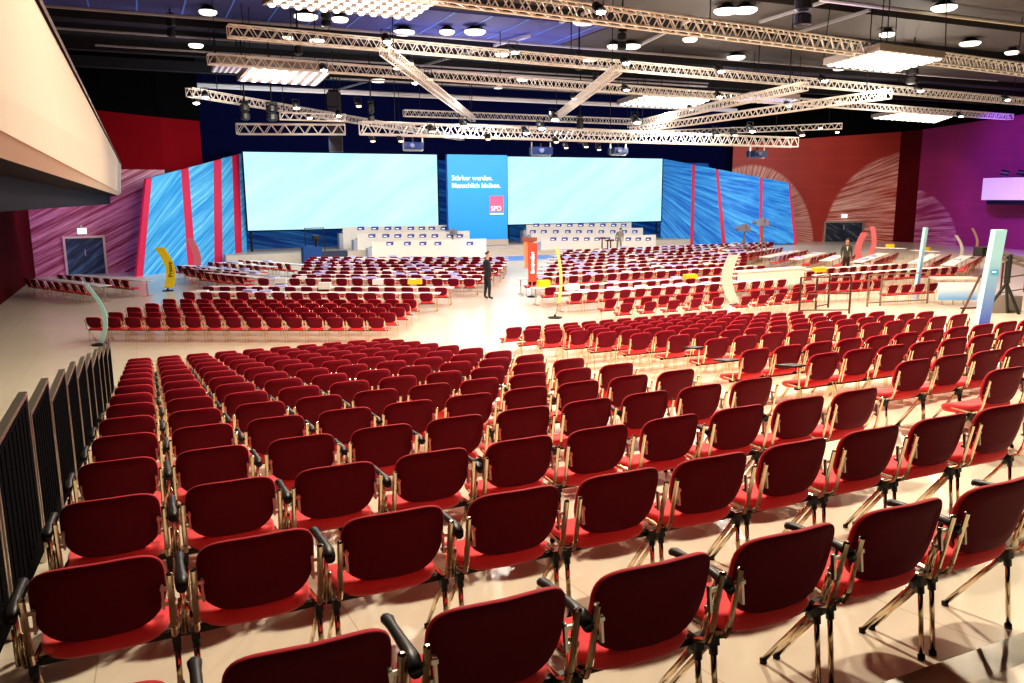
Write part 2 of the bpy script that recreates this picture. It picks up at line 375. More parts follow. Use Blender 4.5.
# walls ---------------------------------------------------------------- left side
zA = 8.4
wl = on_z(30, 286, 0)
WL = Vector((-5.2, 48.5, 0))
redL = painted_gobo_wall('red_wall_painted_gobo', (.26, .018, .045), (.85, .42, .48), 0, 0, [], straight=math.radians(27))  # straight strokes of projected light painted into the red
pA = Vector((-5.2, 48.6, 0)); pB = on_y(160, 115, 50.0); pB.z = 0; pC = on_y(199, 115, 52.2); pC.z = 0
redTop = mat('red_wall_plain', (.19, .003, .008), .9, spec=.08, noise=.12, nscale=.6)
wall('wall_back_left', [pA, pB], [pA+Vector((0,0,5.6)), pB+Vector((0,0,5.6))], redL, 'red back wall with painted-in pale light strokes around the dark double door')
t1 = [pA+Vector((0,0,5.6)), pB+Vector((0,0,5.6)), pC+Vector((0,0,5.2))]
wall('wall_upper_left', t1, [pA+Vector((0,0,8.9)), pB+Vector((0,0,8.45)), pC+Vector((0,0,8.5))], redTop, 'plain crimson upper wall band between balcony and stage')
wall('wall_black_left', [pA+Vector((-6,0,8.9)), pA+Vector((0,0,8.9)), pB+Vector((0,0,8.45)), pC+Vector((0,0,8.5))], [pA+Vector((-6,0,12.2)), pA+Vector((0,0,12.2)), pB+Vector((0,0,12.2)), pC+Vector((0,0,12.2))], darkwall, 'black upper wall above the crimson band')
wall('wall_left', [(-5.2, 48.6, 0), (-5.2, -8, 0)], [(-5.2, 48.6, 4.4), (-5.2, -8, 4.4)], maroon, 'dark maroon side wall under the balcony')
wall('wall_rear', [(-14, -8, 0), (75, -8, 0)], [(-14, -8, 12.2), (75, -8, 12.2)], darkwall, 'dark rear wall behind the viewer')
wall('wall_left_upper', [(-5.2, -8, 6.5), (-5.2, 48.6, 6.5)], [(-5.2, -8, 12.2), (-5.2, 48.6, 12.2)], darkwall, 'black side wall above the balcony')
# crimson doorway strip left of the blue panels
# stage backdrop
YS = 54.0
wall('wall_stage_curtain', [(2.5, 57, 0), (62, 57, 0)], [(2.5, 57, 12.2), (62, 57, 12.2)], navycur, 'deep navy curtain behind the stage screens')
wall('wall_stage_backdrop', [(5.2, 56, 0), (44, 56, 0)], [(5.2, 56, 6.6), (44, 56, 6.6)], blueB, 'dark blue streaked stage backdrop below the screens')
# right walls
r0, r1, r2 = on_y(731, 200, 55.4), on_y(896, 200, 48.2), on_y(917, 200, 46.5)
r0.z = r1.z = r2.z = 0
def uv_on(A, Bp, x, y):
    d = (Bp-A).xy.normalized(); n = Vector((-d.y, d.x)); rr = ray(x, y); t = (A.xy-CAM.xy).dot(n)/rr.xy.dot(n); P = CAM+rr*t
    return (P.xy-A.xy).dot(d), P.z
c1 = uv_on(r0, r1, 742, 224)
def disc(x, y, rx, ry):
    u, v = uv_on(r0, r1, x, y); u2, _ = uv_on(r0, r1, x+rx, y); _, v2 = uv_on(r0, r1, x, y-ry); return (u, v, abs(u2-u), abs(v2-v))
redR = painted_gobo_wall('red_wall_gobo_fans', (.38, .030, .016), (.95, .62, .50), c1[0], c1[1], [disc(905, 242, 86, 92), disc(748, 252, 66, 88)], freq=58)  # two fans of projected light painted into the wall colour
wall('wall_back_right', [r0, r1], [r0+Vector((0,0,8.2)), r1+Vector((0,0,8.95))], redR, 'rust red boarded back wall with two fans of painted light strokes')
wall('wall_corner_right', [r1, r2], [r1+Vector((0,0,8.95)), r2+Vector((0,0,9.0))], maroon, 'dark maroon corner strip between red and purple walls')
r3 = Vector((53.5, 8, 0))
c2 = uv_on(r2, r3, 880, 240)
redR2 = painted_gobo_wall('purple_wall_gobo_fan', (.32, .025, .15), (.72, .36, .58), c2[0]-9, c2[1], [( c2[0]+1.5, c2[1], 6.5, 4.6)], freq=58, joint=.8)  # projected fan strokes painted into the purple-tinted wall colour
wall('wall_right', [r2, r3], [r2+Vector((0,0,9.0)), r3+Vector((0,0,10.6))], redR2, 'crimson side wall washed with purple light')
wall('wall_black_right', [r0+Vector((0,0,8.2)), r1+Vector((0,0,8.95)), r2+Vector((0,0,9.0)), r3+Vector((0,0,10.6))], [r0+Vector((0,0,12.2)), r1+Vector((0,0,12.2)), r2+Vector((0,0,12.2)), r3+Vector((0,0,12.2))], darkwall, 'black band above the red and purple walls')

# balcony ------------------------------------------------------------- cream fronted gallery over the side aisle
b1, b0 = Vector((-.62, 42, 4.3)), Vector((-.72, -2, 4.3))
top0, top1 = 6.55, 5.58
nearA, nearB = on_z(0, 130, 4.45), None
t = MB()
Xn, Yn = -.70, 5.0
Pb = on_x(0, 130, -.70); Pt = on_x(35, 0, -.70)
# bottom edge through Pb and the far corner, top edge through Pt and the far corner (the parapet rises toward the viewer)
F0, F1 = on_y(121, 193, 42), on_y(121, 165, 42)
def ext(P, Q, Y): return P+(Q-P)*((Y-P.y)/(Q.y-P.y))
B0, T0 = ext(Pb, F0, -2), ext(Pt, F1, -2)
thing_b = thing('balcony', 'long cream fronted balcony with dark underside above the side aisle', 'balcony', (-.8, 20, 0))
def rel(P, o): return Vector(P)-o.location
b = MB()
L = [B0, F0, F1, T0]
b.add([rel(p, thing_b) for p in L]+[rel(p+Vector((-.25,0,0)), thing_b) for p in L], [(0,1,2,3), (7,6,5,4), (1,5,6,2), (3,2,6,7), (0,4,5,1)], cream)
b.build('parapet', thing_b)
b = MB(); cap0, cap1 = T0, F1
b.add([rel(p, thing_b) for p in (T0+Vector((.03,0,0)), F1+Vector((.03,0,0)), F1+Vector((.03,0,.05)), T0+Vector((.03,0,.09)), T0+Vector((-.5,0,0)), F1+Vector((-.5,0,0)), F1+Vector((-.5,0,.05)), T0+Vector((-.5,0,.09)))], [(0,1,2,3), (3,2,6,7), (4,7,6,5), (1,5,6,2)], mat('cap_bronze', (.10, .06, .05), .5))
b.build('coping', thing_b)
b = MB()
q0, q1 = B0+Vector((-.02,0,0)), F0+Vector((-.02,0,0))
for (dx0, dz0, dx1, dz1, m) in ((0, 0, -.10, -.12, cream), (-.10, -.12, -.45, -.16, navyf), (-.45, -.16, -.47, -.50, navyf), (-.47, -.50, -4.2, -.50, darkwall)):
    b.quad(*[rel(p, thing_b) for p in (q0+Vector((dx0,0,dz0)), q1+Vector((dx0,0,dz0)), q1+Vector((dx1,0,dz1)), q0+Vector((dx1,0,dz1)))], m)
b.quad(*[rel(q1+Vector(p), thing_b) for p in ((-.1, 0, -.12), (-4.2, 0, -.5), (-4.2, 0, 0), (-.02, 0, 0))], navyf)
b.build('underside', thing_b)
# right balcony stub
P = beside(990, 178, (53.3, 37.3, 0)); Q = beside(990, 200, (53.3, 37.3, 0))
tb = thing('side_balcony', 'white balcony front jutting from the purple wall', 'balcony', (P.x, P.y, 0))
b = MB(); b.box((.8, -4.0, (P.z+Q.z)/2), (1.6, 9.0, P.z-Q.z), bannerW); b.build('parapet', tb)
b = MB(); b.box((.85, -4.1, Q.z-.15), (1.4, 8.6, .3), navyf); b.build('underside', tb)
for k, (dx, dy) in enumerate(((.5, -.4), (1.5, -.9))):
    l = thing('stage_spotlight', 'dark spotlight on the white side balcony, %s from its corner' % ORD[k+1], 'spotlight', (P.x+dx, P.y+dy-.3, P.z))
    b = MB(); b.bar((0,0,0), (0,0,.25), .05, black); b.build('stand', l)
    b = MB(); b.bar((-.15,.2,.4), (.1,-.2,.3), .17, black, 10); b.build('housing', l)

# doors
def door(name, A, Bp, x0, x1, ytop, m, label, exitpx):
    d = (Bp-A).xy.normalized(); n = Vector((d.y, -d.x, 0))
    if (CAM-A).dot(n) < 0: n = -n
    def pt(x, y):
        nn = Vector((-d.y, d.x)); rr = ray(x, y); t = (A.xy-CAM.xy).dot(nn)/rr.xy.dot(nn); return CAM+rr*t
    a, c = pt(x0, ytop), pt(x1, ytop); h = (a.z+c.z)/2
    o = thing(name, label, 'door', (a.x, a.y, 0)); o['kind'] = 'structure'
    dd = Vector((d.x, d.y, 0)); W = (c.xy-a.xy).length; off = n*.06
    b = MB(); b.quad(off, off+dd*W, off+dd*W+Vector((0,0,h)), off+Vector((0,0,h)), m, [(0,0), (W,0), (W,h), (0,h)]); b.build('door_leaf', o)
    b = MB(); fr = .12
    R = Matrix.Rotation(math.atan2(d.y, d.x), 3, 'Z')
    for cc, dm in ((dd*0+Vector((0,0,h/2)), (fr,.2,h)), (dd*W+Vector((0,0,h/2)), (fr,.2,h)), (dd*W/2+Vector((0,0,h)), (W+fr,.2,fr))): b.box(cc+off, dm, alu, R)
    b.build('door_frame', o)
    b = MB(); b.bar(dd*W*.5+off+n*.05+Vector((0,0,1.0)), dd*W*.5+off+n*.05+Vector((0,0,1.35)), .03, alu); b.build('door_handle', o)
    e = pt(*exitpx); es = thing('exit_sign', 'small lit exit sign above the %s' % ('door by the tables' if x0 < 200 else 'door beside the blue panels'), 'sign', (e.x, e.y, 0)); 
    b = MB(); b.box(n*.15+Vector((0,0,e.z)), (.42, .10, .30), exitm, R); b.build('sign_face', es)
    b = MB(); b.box(n*.06+Vector((0,0,e.z+.22)), (.1, .1, .2), alu, R); b.build('bracket', es)
    return o
door('door_1', pA, pB, 63, 103, 237, doorP, 'dark blue streaked double door in a pale frame beside tables', (81.5, 231))
door('door_2', r0, r1, 825, 863, 222, doorPR, 'dark streaked double door in the rust red wall', (844, 216))

# ------------------------------------------------------------------ stage
ST = .62
b = MB(); b.box((21.5, 54.2, ST/2), (34, 6.6, ST), beige); struct(b.build('floor_stage'), 'low beige stage platform under the screens', 'stage')
for k in range(3):
    b = MB(); b.box((24.5, 50.75-.5*k, (ST-.17*(k+1))/2+.0), (6.5, .5, ST-.17*(k+1)), beige); struct(b.build('floor_step'), '%s beige stage step below the centre panel' % ('upper', 'middle', 'lowest')[k], 'step')
b = MB(); b.box((23.5, 47.5, .01), (9, 3.2, .02), mat('blue_floor', (.12, .30, .75), .4)); struct(b.build('floor_blue_strip'), 'blue strip of floor before the stage steps', 'floor')  # thin blue sheet over the floor before the steps
def screen(name, x0, x1, yt, yb, Y, label):
    a, c = on_y(x0, yt[0], Y), on_y(x1, yt[1], Y); d, e = on_y(x0, yb[0], Y), on_y(x1, yb[1], Y)
    xl, xr, zt_, zb = (a.x+d.x)/2, (c.x+e.x)/2, (a.z+c.z)/2, (d.z+e.z)/2
    o = thing(name, label, 'screen', (xl, Y, 0)); W = xr-xl
    b = MB(); b.quad((0,-.02,zb), (W,-.02,zb), (W,-.02,zt_), (0,-.02,zt_), screenM, [(0,zb), (W,zb), (W,zt_), (0,zt_)]); b.build('picture', o)
    b = MB()
    for cc, dm in (((W/2,.06,zt_+.04), (W+.16,.2,.08)), ((W/2,.06,zb-.04), (W+.16,.2,.08)), ((-.04,.06,(zt_+zb)/2), (.08,.2,zt_-zb)), ((W+.04,.06,(zt_+zb)/2), (.08,.2,zt_-zb))): b.box(cc, dm, navyf)
    b.box((W/2,.1,(zt_+zb)/2), (W,.04,zt_-zb), navyf)
    b.build('screen_frame', o)
    b = MB()
    for x in (.2, W/2, W-.2): b.bar((x, .3, ST), (x, .3, zb), .07, blackm); b.bar((x, .3, zb), (x, .1, zb+.1), .07, blackm)
    b.build('support', o)
    return o
screen('projection_screen', 245.5, 437.5, (152.3, 154.3), (231.7, 225.2), 53.4, 'wide pale cyan projection screen beside the crimson striped panels')
screen('projection_screen', 507.5, 661.5, (156.5, 158.8), (223.2, 222.2), 53.4, 'wide pale cyan projection screen behind the stooping person')
# bluish side return at the end of the first screen
a = on_y(437.5, 155, 53.4); c = on_y(447, 155, 55)
# centre panel with slogan
Yc = 52.4
a, c = on_y(447, 153.5, Yc), on_y(507, 156, Yc); zb = ST+.38; zt_ = (a.z+c.z)/2; W = c.x-a.x
o = thing('slogan_panel', 'tall blue panel with white slogan and red square between screens', 'sign', (a.x, Yc, 0))
b = MB(); b.quad((0,0,zb), (W,0,zb), (W,0,zt_), (0,0,zt_), blueC, [(0,zb), (W,zb), (W,zt_), (0,zt_)]); b.box((W/2,.16,(zt_+zb)/2), (W,.3,zt_-zb), blueB); b.build('panel_board', o)
b = MB(); b.box((W/2, .2, ST+.19), (W*1.02, .5, .38), beige); b.build('plinth', o)
def text(body, size, loc, m, parent, rx=PI/2, rz=0, name='lettering', align='LEFT', bold=.004):
    cu = bpy.data.curves.new(name, 'FONT'); cu.body = body; cu.size = size; cu.align_x = align; cu.extrude = .005; cu.offset = bold*size
    cu.materials.append(m)
    tmp = bpy.data.objects.new(name, cu); C.objects.link(tmp); dg = bpy.context.evaluated_depsgraph_get(); me = bpy.data.meshes.new_from_object(tmp.evaluated_get(dg)); bpy.data.objects.remove(tmp)
    t = bpy.data.objects.new(name, me); C.objects.link(t); t.parent = parent; t.location = loc; t.rotation_euler = (rx, 0, rz)
    return t
s1 = on_y(451.5, 179, Yc); s2 = on_y(451.5, 186, Yc)
text('St\u00e4rker werden.', .465, (s1.x-a.x, -.03, s1.z-.08), letterw, o)
text('Menschlich bleiben.', .465, (s2.x-a.x, -.03, s2.z-.12), letterw, o)
l0, l1 = on_y(489.5, 196, Yc), on_y(503.5, 212, Yc)
b = MB(); b.box(((l0.x+l1.x)/2-a.x, -.03, (l0.z+l1.z)/2), (l1.x-l0.x, .04, l0.z-l1.z), logored); lg = b.build('logo_square', o)
text('SPD', .46, (l0.x-a.x+.08, -.06, l1.z+.10), letterw, lg)
b = MB(); b.box(((l0.x+l1.x)/2-a.x, -.03, l1.z-.12), ((l1.x-l0.x)*.98, .03, .07), letterw); b.build('small_print_line', o)

# white presidium tiers ------------------------------------------------
def tier(xl, xr, ytop, Y, depth, label, grp, zlow=0.0, side=None):
    a, c = on_y(xl, ytop, Y), on_y(xr, ytop, Y); z = (on_y((xl+xr)/2, ytop, Y)).z; W = c.x-a.x
    o = thing('stage_desk', label, 'desk', (a.x, Y, 0), 0, grp)
    b = MB(); b.box((W/2, .03, (z+zlow)/2), (W, .06, z-zlow), white); b.build('front_panel', o)
    b = MB(); b.box((W/2, .33, z-.32), (W-.05, .52, .04), white); b.build('desk_top', o)
    b = MB(); b.box((W/2, depth/2+.06, zlow+.2), (W, depth, .4), beige); b.build('riser', o)
    if side:
        b = MB(); b.box((-.12 if side < 0 else W+.12, .30, (z+zlow)/2-.2), (.24, .6, z-zlow-.4), greyp); b.build('side_panel', o)
    for x in (.05, W-.05):
        b = MB(); b.box((x, .32, (z+zlow)/2-.15), (.05, .5, z-zlow-.34), white); b.build('end_panel', o)
    return o
def signs(xs, y, Y, desk):
    for k, x in enumerate(xs):
        P = on_y(x, y, Y)-desk.location
        b = MB(); b.prism([(-.24, 0, -.11), (.22, 0, -.11), (.24, 0, .11), (-.22, 0, .11)], (0, -.02, 0), bluebox); o = b.build('name_board', desk, (P.x, -.001, P.z))
        b = MB(); b.box((-.05, -.026, -.03), (.22, .01, .045), letterw); b.build('name_strip', o)
lt = [(342.5, 453, 226.0, 53.0, 'top row'), (357, 469.5, 232.3, 51.6, 'middle row'), (371.5, 486.3, 240.2, 50.2, 'lowest row')]
DK = []
for (xl, xr, yt, Y, nm) in lt:
    DK.append(tier(xl, xr, yt, Y, 1.25, 'long white stage desk before the first screen, %s' % nm, 'white stage desks', 0, -1))
signs([361, 375, 388, 398, 411, 422, 432, 444], 228.3, 52.97, DK[0])
signs([372, 386, 398, 411, 423, 435, 450, 460], 235.8, 51.57, DK[1])
signs([390, 407.5, 423, 438, 470], 243.5, 50.17, DK[2])
rt = [(526.5, 631.5, 223.6, 53.0, 'top row'), (531, 643, 229.3, 51.6, 'middle row'), (541, 656, 236.4, 50.2, 'lowest row')]
for (xl, xr, yt, Y, nm) in rt:
    DK.append(tier(xl, xr, yt, Y, 1.25, 'long white stage desk before the second screen, %s' % nm, 'white stage desks', 0, -1))
signs([536.5, 547.5, 559, 570, 581, 592, 603, 614, 624], 225.0, 52.97, DK[3])
signs([533, 544, 556, 568, 579, 590, 601.5, 613, 624.5, 635], 231.6, 51.57, DK[4])
signs([553.5, 565, 576, 587, 597.5, 607.5, 618, 628.5, 638.5, 648.5], 239, 50.17, DK[5])

# angled blue panels with crimson stripes --------------------------------
def panel(pts_px, base_pts, m, name, label, cat='panel', thick=.12):
    """pts_px: bottom-left, bottom-right, top-right, top-left pixels; base_pts: ground points under the two sides"""
    A, Bp = base_pts
    P = [beside(*pts_px[0], A), beside(*pts_px[1], Bp), beside(*pts_px[2], Bp), beside(*pts_px[3], A)]
    P[0].z = min(P[0].z, 0.0) if P[0].z < .6 else P[0].z
    W = (Vector(Bp)-Vector(A)).length
    n = (P[1]-P[0]).cross(P[3]-P[0]).normalized()
    if n.dot(CAM-P[0]) < 0: n = -n
    o = Vector((P[0].x, P[0].y, 0)); b = MB()
    Q = [p-o for p in P]; K = [q-n*thick for q in Q]
    h = [q.z for q in Q]
    b.add(Q, [(0,1,2,3)], m, [[((q.xy).length, q.z) for q in Q]])
    b.add(Q+K, [(4,7,6,5), (0,4,5,1), (1,5,6,2), (2,6,7,3), (3,7,4,0)], m)
    ob = b.build(name, None, o)
    return tag(ob, label, cat)
def along(x, A, Bp):  # ground point under image column x on the line A-B
    d = (Bp-A); n = Vector((-d.y, d.x)); rr = ray(x, 262); t = (A.xy-CAM.xy).dot(n)/rr.xy.dot(n); p = CAM+rr*t; return Vector((p.x, p.y, 0))
LA, LB_ = Vector((-.13, 46.5, 0)), Vector((5.75, 53.2, 0))
def ltop(x): return 178+(x-150)*(153-178)/(243-150)
def lbot(x): return 277.5+(x-137)*(262-277.5)/(243-137)
cols = [(137, 150, 'c'), (145, 158, 'b'), (187, 180.5, 'c'), (196, 188.5, 'b'), (214, 213, 'c'), (222, 221, 'b'), (234, 231.5, 'c'), (242.5, 238.5, 'b'), (246, 245, 'e')]
cols = [(136.5, 146, 'c'), (143, 152, 'b'), (188, 181, 'c'), (196, 188.5, 'b'), (214.5, 213.5, 'c'), (222.5, 221.5, 'b'), (235.5, 232, 'c'), (242.5, 239, 'b'), (247, 245, 'e')]
nb = nc = 0
for (x0, t0, k), (x1, t1, _) in zip(cols, cols[1:]):
    A, Bq = along(x0, LA, LB_), along(x1, LA, LB_)
    if k == 'b': nb += 1; lab = 'blue printed panel with painted rising light strokes, %s from the dark recess' % ORD[nb]; nm = 'printed_panel'
    else: nc += 1; lab = 'narrow crimson stripe panel, %s from the dark recess' % ORD[nc]; nm = 'stripe_panel'
    panel([(x0, lbot(x0)), (x1, lbot(x1)), (t1, ltop(t1)), (t0, ltop(t0))], (A, Bq), blueL if k == 'b' else crimson, nm, lab)
RA, RB_ = Vector((37.6, 53.3, 0)), Vector((47.6, 49.3, 0))
dR = (RB_-RA).normalized(); oR = RA-dR*3.5; blueR = fan_panel('blue_panel_light_fan', (oR.x, oR.y, 6.6), tuple(dR), (.0, .13, .50), (.10, .52, .88), 30, .24)  # print and projected light fan, painted into the panel colour
def rtop(x): return 158.5+(x-662)*(183-158.5)/(790-662)
def rbot(x): return 247+(x-661)*(243-247)/(796-661)
cols = [(660.5, 662.5, 'b'), (690, 692, 'c'), (693.5, 695.2, 'b'), (722, 715.5, 'c'), (726, 718.2, 'b'), (759, 760, 'c'), (761.5, 762.8, 'b'), (794, 788.5, 'c'), (797, 790, 'e')]
nb = nc = 0
for (x0, t0, k), (x1, t1, _) in zip(cols, cols[1:]):
    A, Bq = along(x0, RA, RB_), along(x1, RA, RB_)
    if k == 'b': nb += 1; lab = 'blue printed panel with painted falling light strokes, %s from the second screen' % ORD[nb]; nm = 'printed_panel'
    else: nc += 1; lab = 'thin crimson stripe panel, %s from the second screen' % ORD[nc]; nm = 'stripe_panel'
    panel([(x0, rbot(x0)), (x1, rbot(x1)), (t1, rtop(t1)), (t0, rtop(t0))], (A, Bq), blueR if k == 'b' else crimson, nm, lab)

# ------------------------------------------------------------------ chairs
def outline_back(n):
    """half-outline of the backrest: flat arched top, round shoulders, bowed bottom (x, height)"""
    w, H = .235, .345; pts = []
    for i in range(n):
        a = 2*PI*i/n; c, s = math.cos(a), math.sin(a)
        e = .40 if s > 0 else .78
        x = w*math.copysign(abs(c)**(.42 if s > 0 else .56), c)
        hgt = .175 + (H-.175)*abs(s)**.46 if s > 0 else .175-.175*abs(s)**.95
        pts.append((x, hgt))
    return pts
def back_mesh(n, rings, name='backrest'):
    O = outline_back(n); b = MB(); cx, ch = 0, .18
    def P(x, h, off):
        y = .05*(x/.235)**2 - .345*(h-.345) + off
        return (x, y, .757+(h-.345)*.945)
    prof = [(1.0, 0.0)]+[(s, t) for s, t in rings]
    vs = []; k = 0; N_ = n
    front = [[P(cx+(x-cx)*s, ch+(h-ch)*s, .012+t) for x, h in O] for s, t in prof]
    rear = [[P(cx+(x-cx)*s, ch+(h-ch)*s, .012-t) for x, h in O] for s, t in prof]
    base = len(b.v)
    vs = [v for r in front for v in r]+[v for r in rear[1:] for v in r]
    R = len(prof)
    fs_f, fs_r = [], []
    idx = lambda side, j, i: (j*N_+i % N_) if side == 0 or j == 0 else ((R+j-1)*N_+i % N_)
    for j in range(R-1):
        for i in range(N_):
            fs_f.append((idx(0,j,i+1), idx(0,j,i), idx(0,j+1,i), idx(0,j+1,i+1)))
            fs_r.append((idx(1,j,i), idx(1,j,i+1), idx(1,j+1,i+1), idx(1,j+1,i)))
    fs_f.append(tuple(idx(0,R-1,i) for i in range(N_-1,-1,-1))); fs_r.append(tuple(idx(1,R-1,i) for i in range(N_)))
    k = len(b.v); b.v += vs
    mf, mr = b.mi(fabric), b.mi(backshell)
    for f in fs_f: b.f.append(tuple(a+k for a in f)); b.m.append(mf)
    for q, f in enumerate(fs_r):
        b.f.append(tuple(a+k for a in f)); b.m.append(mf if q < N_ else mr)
    return b
def seat_mesh(n, rings):
    b = MB(); O = []
    for i in range(n):
        a = 2*PI*i/n; c, s = math.cos(a), math.sin(a)
        x = .24*math.copysign(abs(c)**(.45 if s > 0 else .58), c)
        y = .36+.22*abs(s)**.5 if s > 0 else .36-.245*abs(s)**.85
        O.append((x, y))
    def Pt(x, y, z): 
        dish = -.012*(1-(x/.24)**2)*(1 if y > .24 else .3)
        rise = .03*max(0, (.26-y)/.14)**1.3
        roll = -.03*max(0, (y-.48)/.1)**2
        return (x, y, z+dish+rise+roll)
    prof = rings; R = len(prof); vs = []
    for s, t in prof: vs += [Pt(x*s, .34+(y-.34)*s, .405+t) for x, y in O]
    fs = [tuple(range(n-1, -1, -1))]
    for j in range(R-1):
        for i in range(n): fs.append((j*n+i, j*n+(i+1) % n, (j+1)*n+(i+1) % n, (j+1)*n+i))
    fs.append(tuple((R-1)*n+i for i in range(n)))
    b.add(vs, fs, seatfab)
    return b
SEATR = [(.78, -.062), (.90, -.050), (.98, -.026), (1.0, -.004), (.99, .010), (.94, .020), (.70, .022)]
M_back = back_mesh(36, [(.985, .013), (.95, .019), (.60, .021)]).mesh('backrest', True)
M_seat = seat_mesh(32, SEATR).mesh('seat', True)
def leg_mesh(s, front):
    b = MB(); x = .252*s
    top = (x, .20, .352); foot = (x, .52 if front else .205, .012)
    b.bar(top, foot, .0125, chrome, 8, flat=.8); b.bar((x, foot[1], .02), (x, foot[1], 0), .016, black, 8)
    tv = Vector(top); dv = (Vector(foot)-tv).normalized(); b.bar(tv-dv*.0, tv+dv*.06, .017, black, 8)
    return b.mesh('leg', True)
M_legs = [leg_mesh(s, f) for f in (False, True) for s in (-1, 1)]
def rail_mesh(s):
    b = MB(); x = .247*s
    b.bar((x, .108, .43), (x, .030, .662), .0135, chrome, 8, flat=.75); b.bar((x, .030, .662), (x, .028, .668), .0135, chrome, 8, r2=.006)
    b.bar((x, .108, .43), (x, .135, .385), .0125, chrome, 8); b.bar((x, .135, .385), (x, .20, .365), .0125, chrome, 8); b.bar((x, .20, .37), (x-.02*s, .42, .392), .011, chrome, 6)
    b.box((x-.018*s, .062, .598), (.04, .012, .014), alu); b.box((x-.018*s, .085, .530), (.04, .012, .014), alu); b.box((x-.030*s, .070, .564), (.010, .016, .095), alu)
    return b.mesh('side_rail')
M_rails = [rail_mesh(s) for s in (-1, 1)]
def bar_mesh():
    b = MB(); b.box((0, .235, .352), (PW, .03, .026), black)
    for s in (-1, 1): b.box((.252*s, .205, .345), (.034, .045, .036), black)
    b.box((0, .38, .345), (.40, .05, .02), black)
    return b.mesh('crossbar')
M_bar = bar_mesh()
def arm_mesh(x):
    b = MB()
    b.bar((x, .20, .36), (x, .12, .61), .011, chrome, 8); b.bar((x-.016, .20, .36), (x-.012, .15, .52), .008, chrome, 6); b.bar((x+.016, .20, .36), (x+.012, .15, .50), .008, chrome, 6)
    path = [(.04, .590, .018), (.05, .602, .023), (.085, .618, .025), (.14, .628, .019), (.22, .632, .016), (.31, .636, .016), (.36, .638, .021), (.38, .634, .017)]
    n = 8; vs = []; fs = []
    for (y, z, w) in path:
        for i in range(n):
            a = 2*PI*(i+.5)/n; vs.append((x+w*math.cos(a)*1.1, y, z+.016*math.sin(a)))
    for j in range(len(path)-1):
        for i in range(n): fs.append((j*n+i, (j+1)*n+i, (j+1)*n+(i+1) % n, j*n+(i+1) % n))
    fs += [tuple(range(n)), tuple(range((len(path)-1)*n+n-1, (len(path)-1)*n-1, -1))]
    b.add(vs, fs, black)
    return b.mesh('armrest', True)
M_arm = arm_mesh(PW/2); M_armL = arm_mesh(-PW/2)
def tablet_mesh():
    b = MB(); x = -PW/2
    b.bar((x, .20, .36), (x, .16, .60), .011, chrome, 8)
    b.prism([(x-.10, .14, .61), (x+.10, .16, .61), (x+.13, .42, .61), (x+.06, .48, .61), (x-.08, .46, .61)], (0, 0, .018), blackm)
    return b.mesh('writing_tablet')
M_tab = tablet_mesh()
# mid distance chair: seat, backrest and one frame
M_back2 = back_mesh(20, [(.97, .017), (.6, .02)]).mesh('backrest', True)
M_seat2 = seat_mesh(16, [(.84, -.056), (.97, -.03), (1.0, -.002), (.95, .02)]).mesh('seat', True)
def frame_mesh(lo=False):
    b = MB()
    for s in (-1, 1):
        x = .252*s
        for fy in (.52, .205): b.bar((x, .20, .352), (x, fy, 0), .0125, chrome, 4)
        b.bar((x, .125, .385), (x, .030, .662), .015, chrome, 4)
        if not lo: b.bar((x, .2, .37), (x-.02*s, .42, .392), .012, chrome, 4); b.box((x-.022*s, .07, .564), (.025, .02, .09), alu)
    b.box((0, .25, .350), (PW, .04, .03), black)
    return b
M_frame = frame_mesh().mesh('frame')
def far_chair():
    b = back_mesh(14, [(.93, .018)])
    s = seat_mesh(12, [(.9, -.045), (1.0, -.005), (.96, .02)]); b.add(s.v, s.f, seatfab)
    f = frame_mesh(True); k = len(b.v); b.v += f.v
    for fc, mm in zip(f.f, f.m): b.f.append(tuple(a+k for a in fc)); b.m.append(b.mi(f.mats[mm]))
    return b
FAR = far_chair()

CHAIRS = []   # (loc, rz, tilt, label, group, lod, arm, tablet)
def add_chair(P, rz, tilt, label, group, arm=False, tab=False, far=False):
    if tilt: P = Vector((P[0], P[1]+TOP*math.sin(tilt), 0)); P.z = ramp(P.y)
    CHAIRS.append((Vector(P), rz, tilt, label, group, arm, tab, far))
jit = lambda a: random.uniform(-a, a)
# block beside the railing
for j in range(0, 15):
    if j == 13: pass
    y = Y0+j*ROWD
    cols = range(0, 7) if j == 0 else range(0, 10)
    for i in cols:
        x = X0+i*PW+jit(.008)
        arm = (j == 0) or (j == 1 and i < 3) or (j > 1 and (i < 3 or (i*7+j*3) % 3 == 0)) and i < 9
        wh = 'beside the black railing' if i == 0 else '%s from the black railing' % ordw(i+1)
        rw = 'in the row nearest the camera' if j == 0 else 'in the last row down the ramp' if j == 14 else '%s row counted from the camera' % ordw(j+1)
        add_chair((x, y, ramp(y)), jit(.02), TILT if y < YB-.3 else 0, 'red padded chair %s, %s' % (wh, rw), 'red chairs beside the black railing', arm)
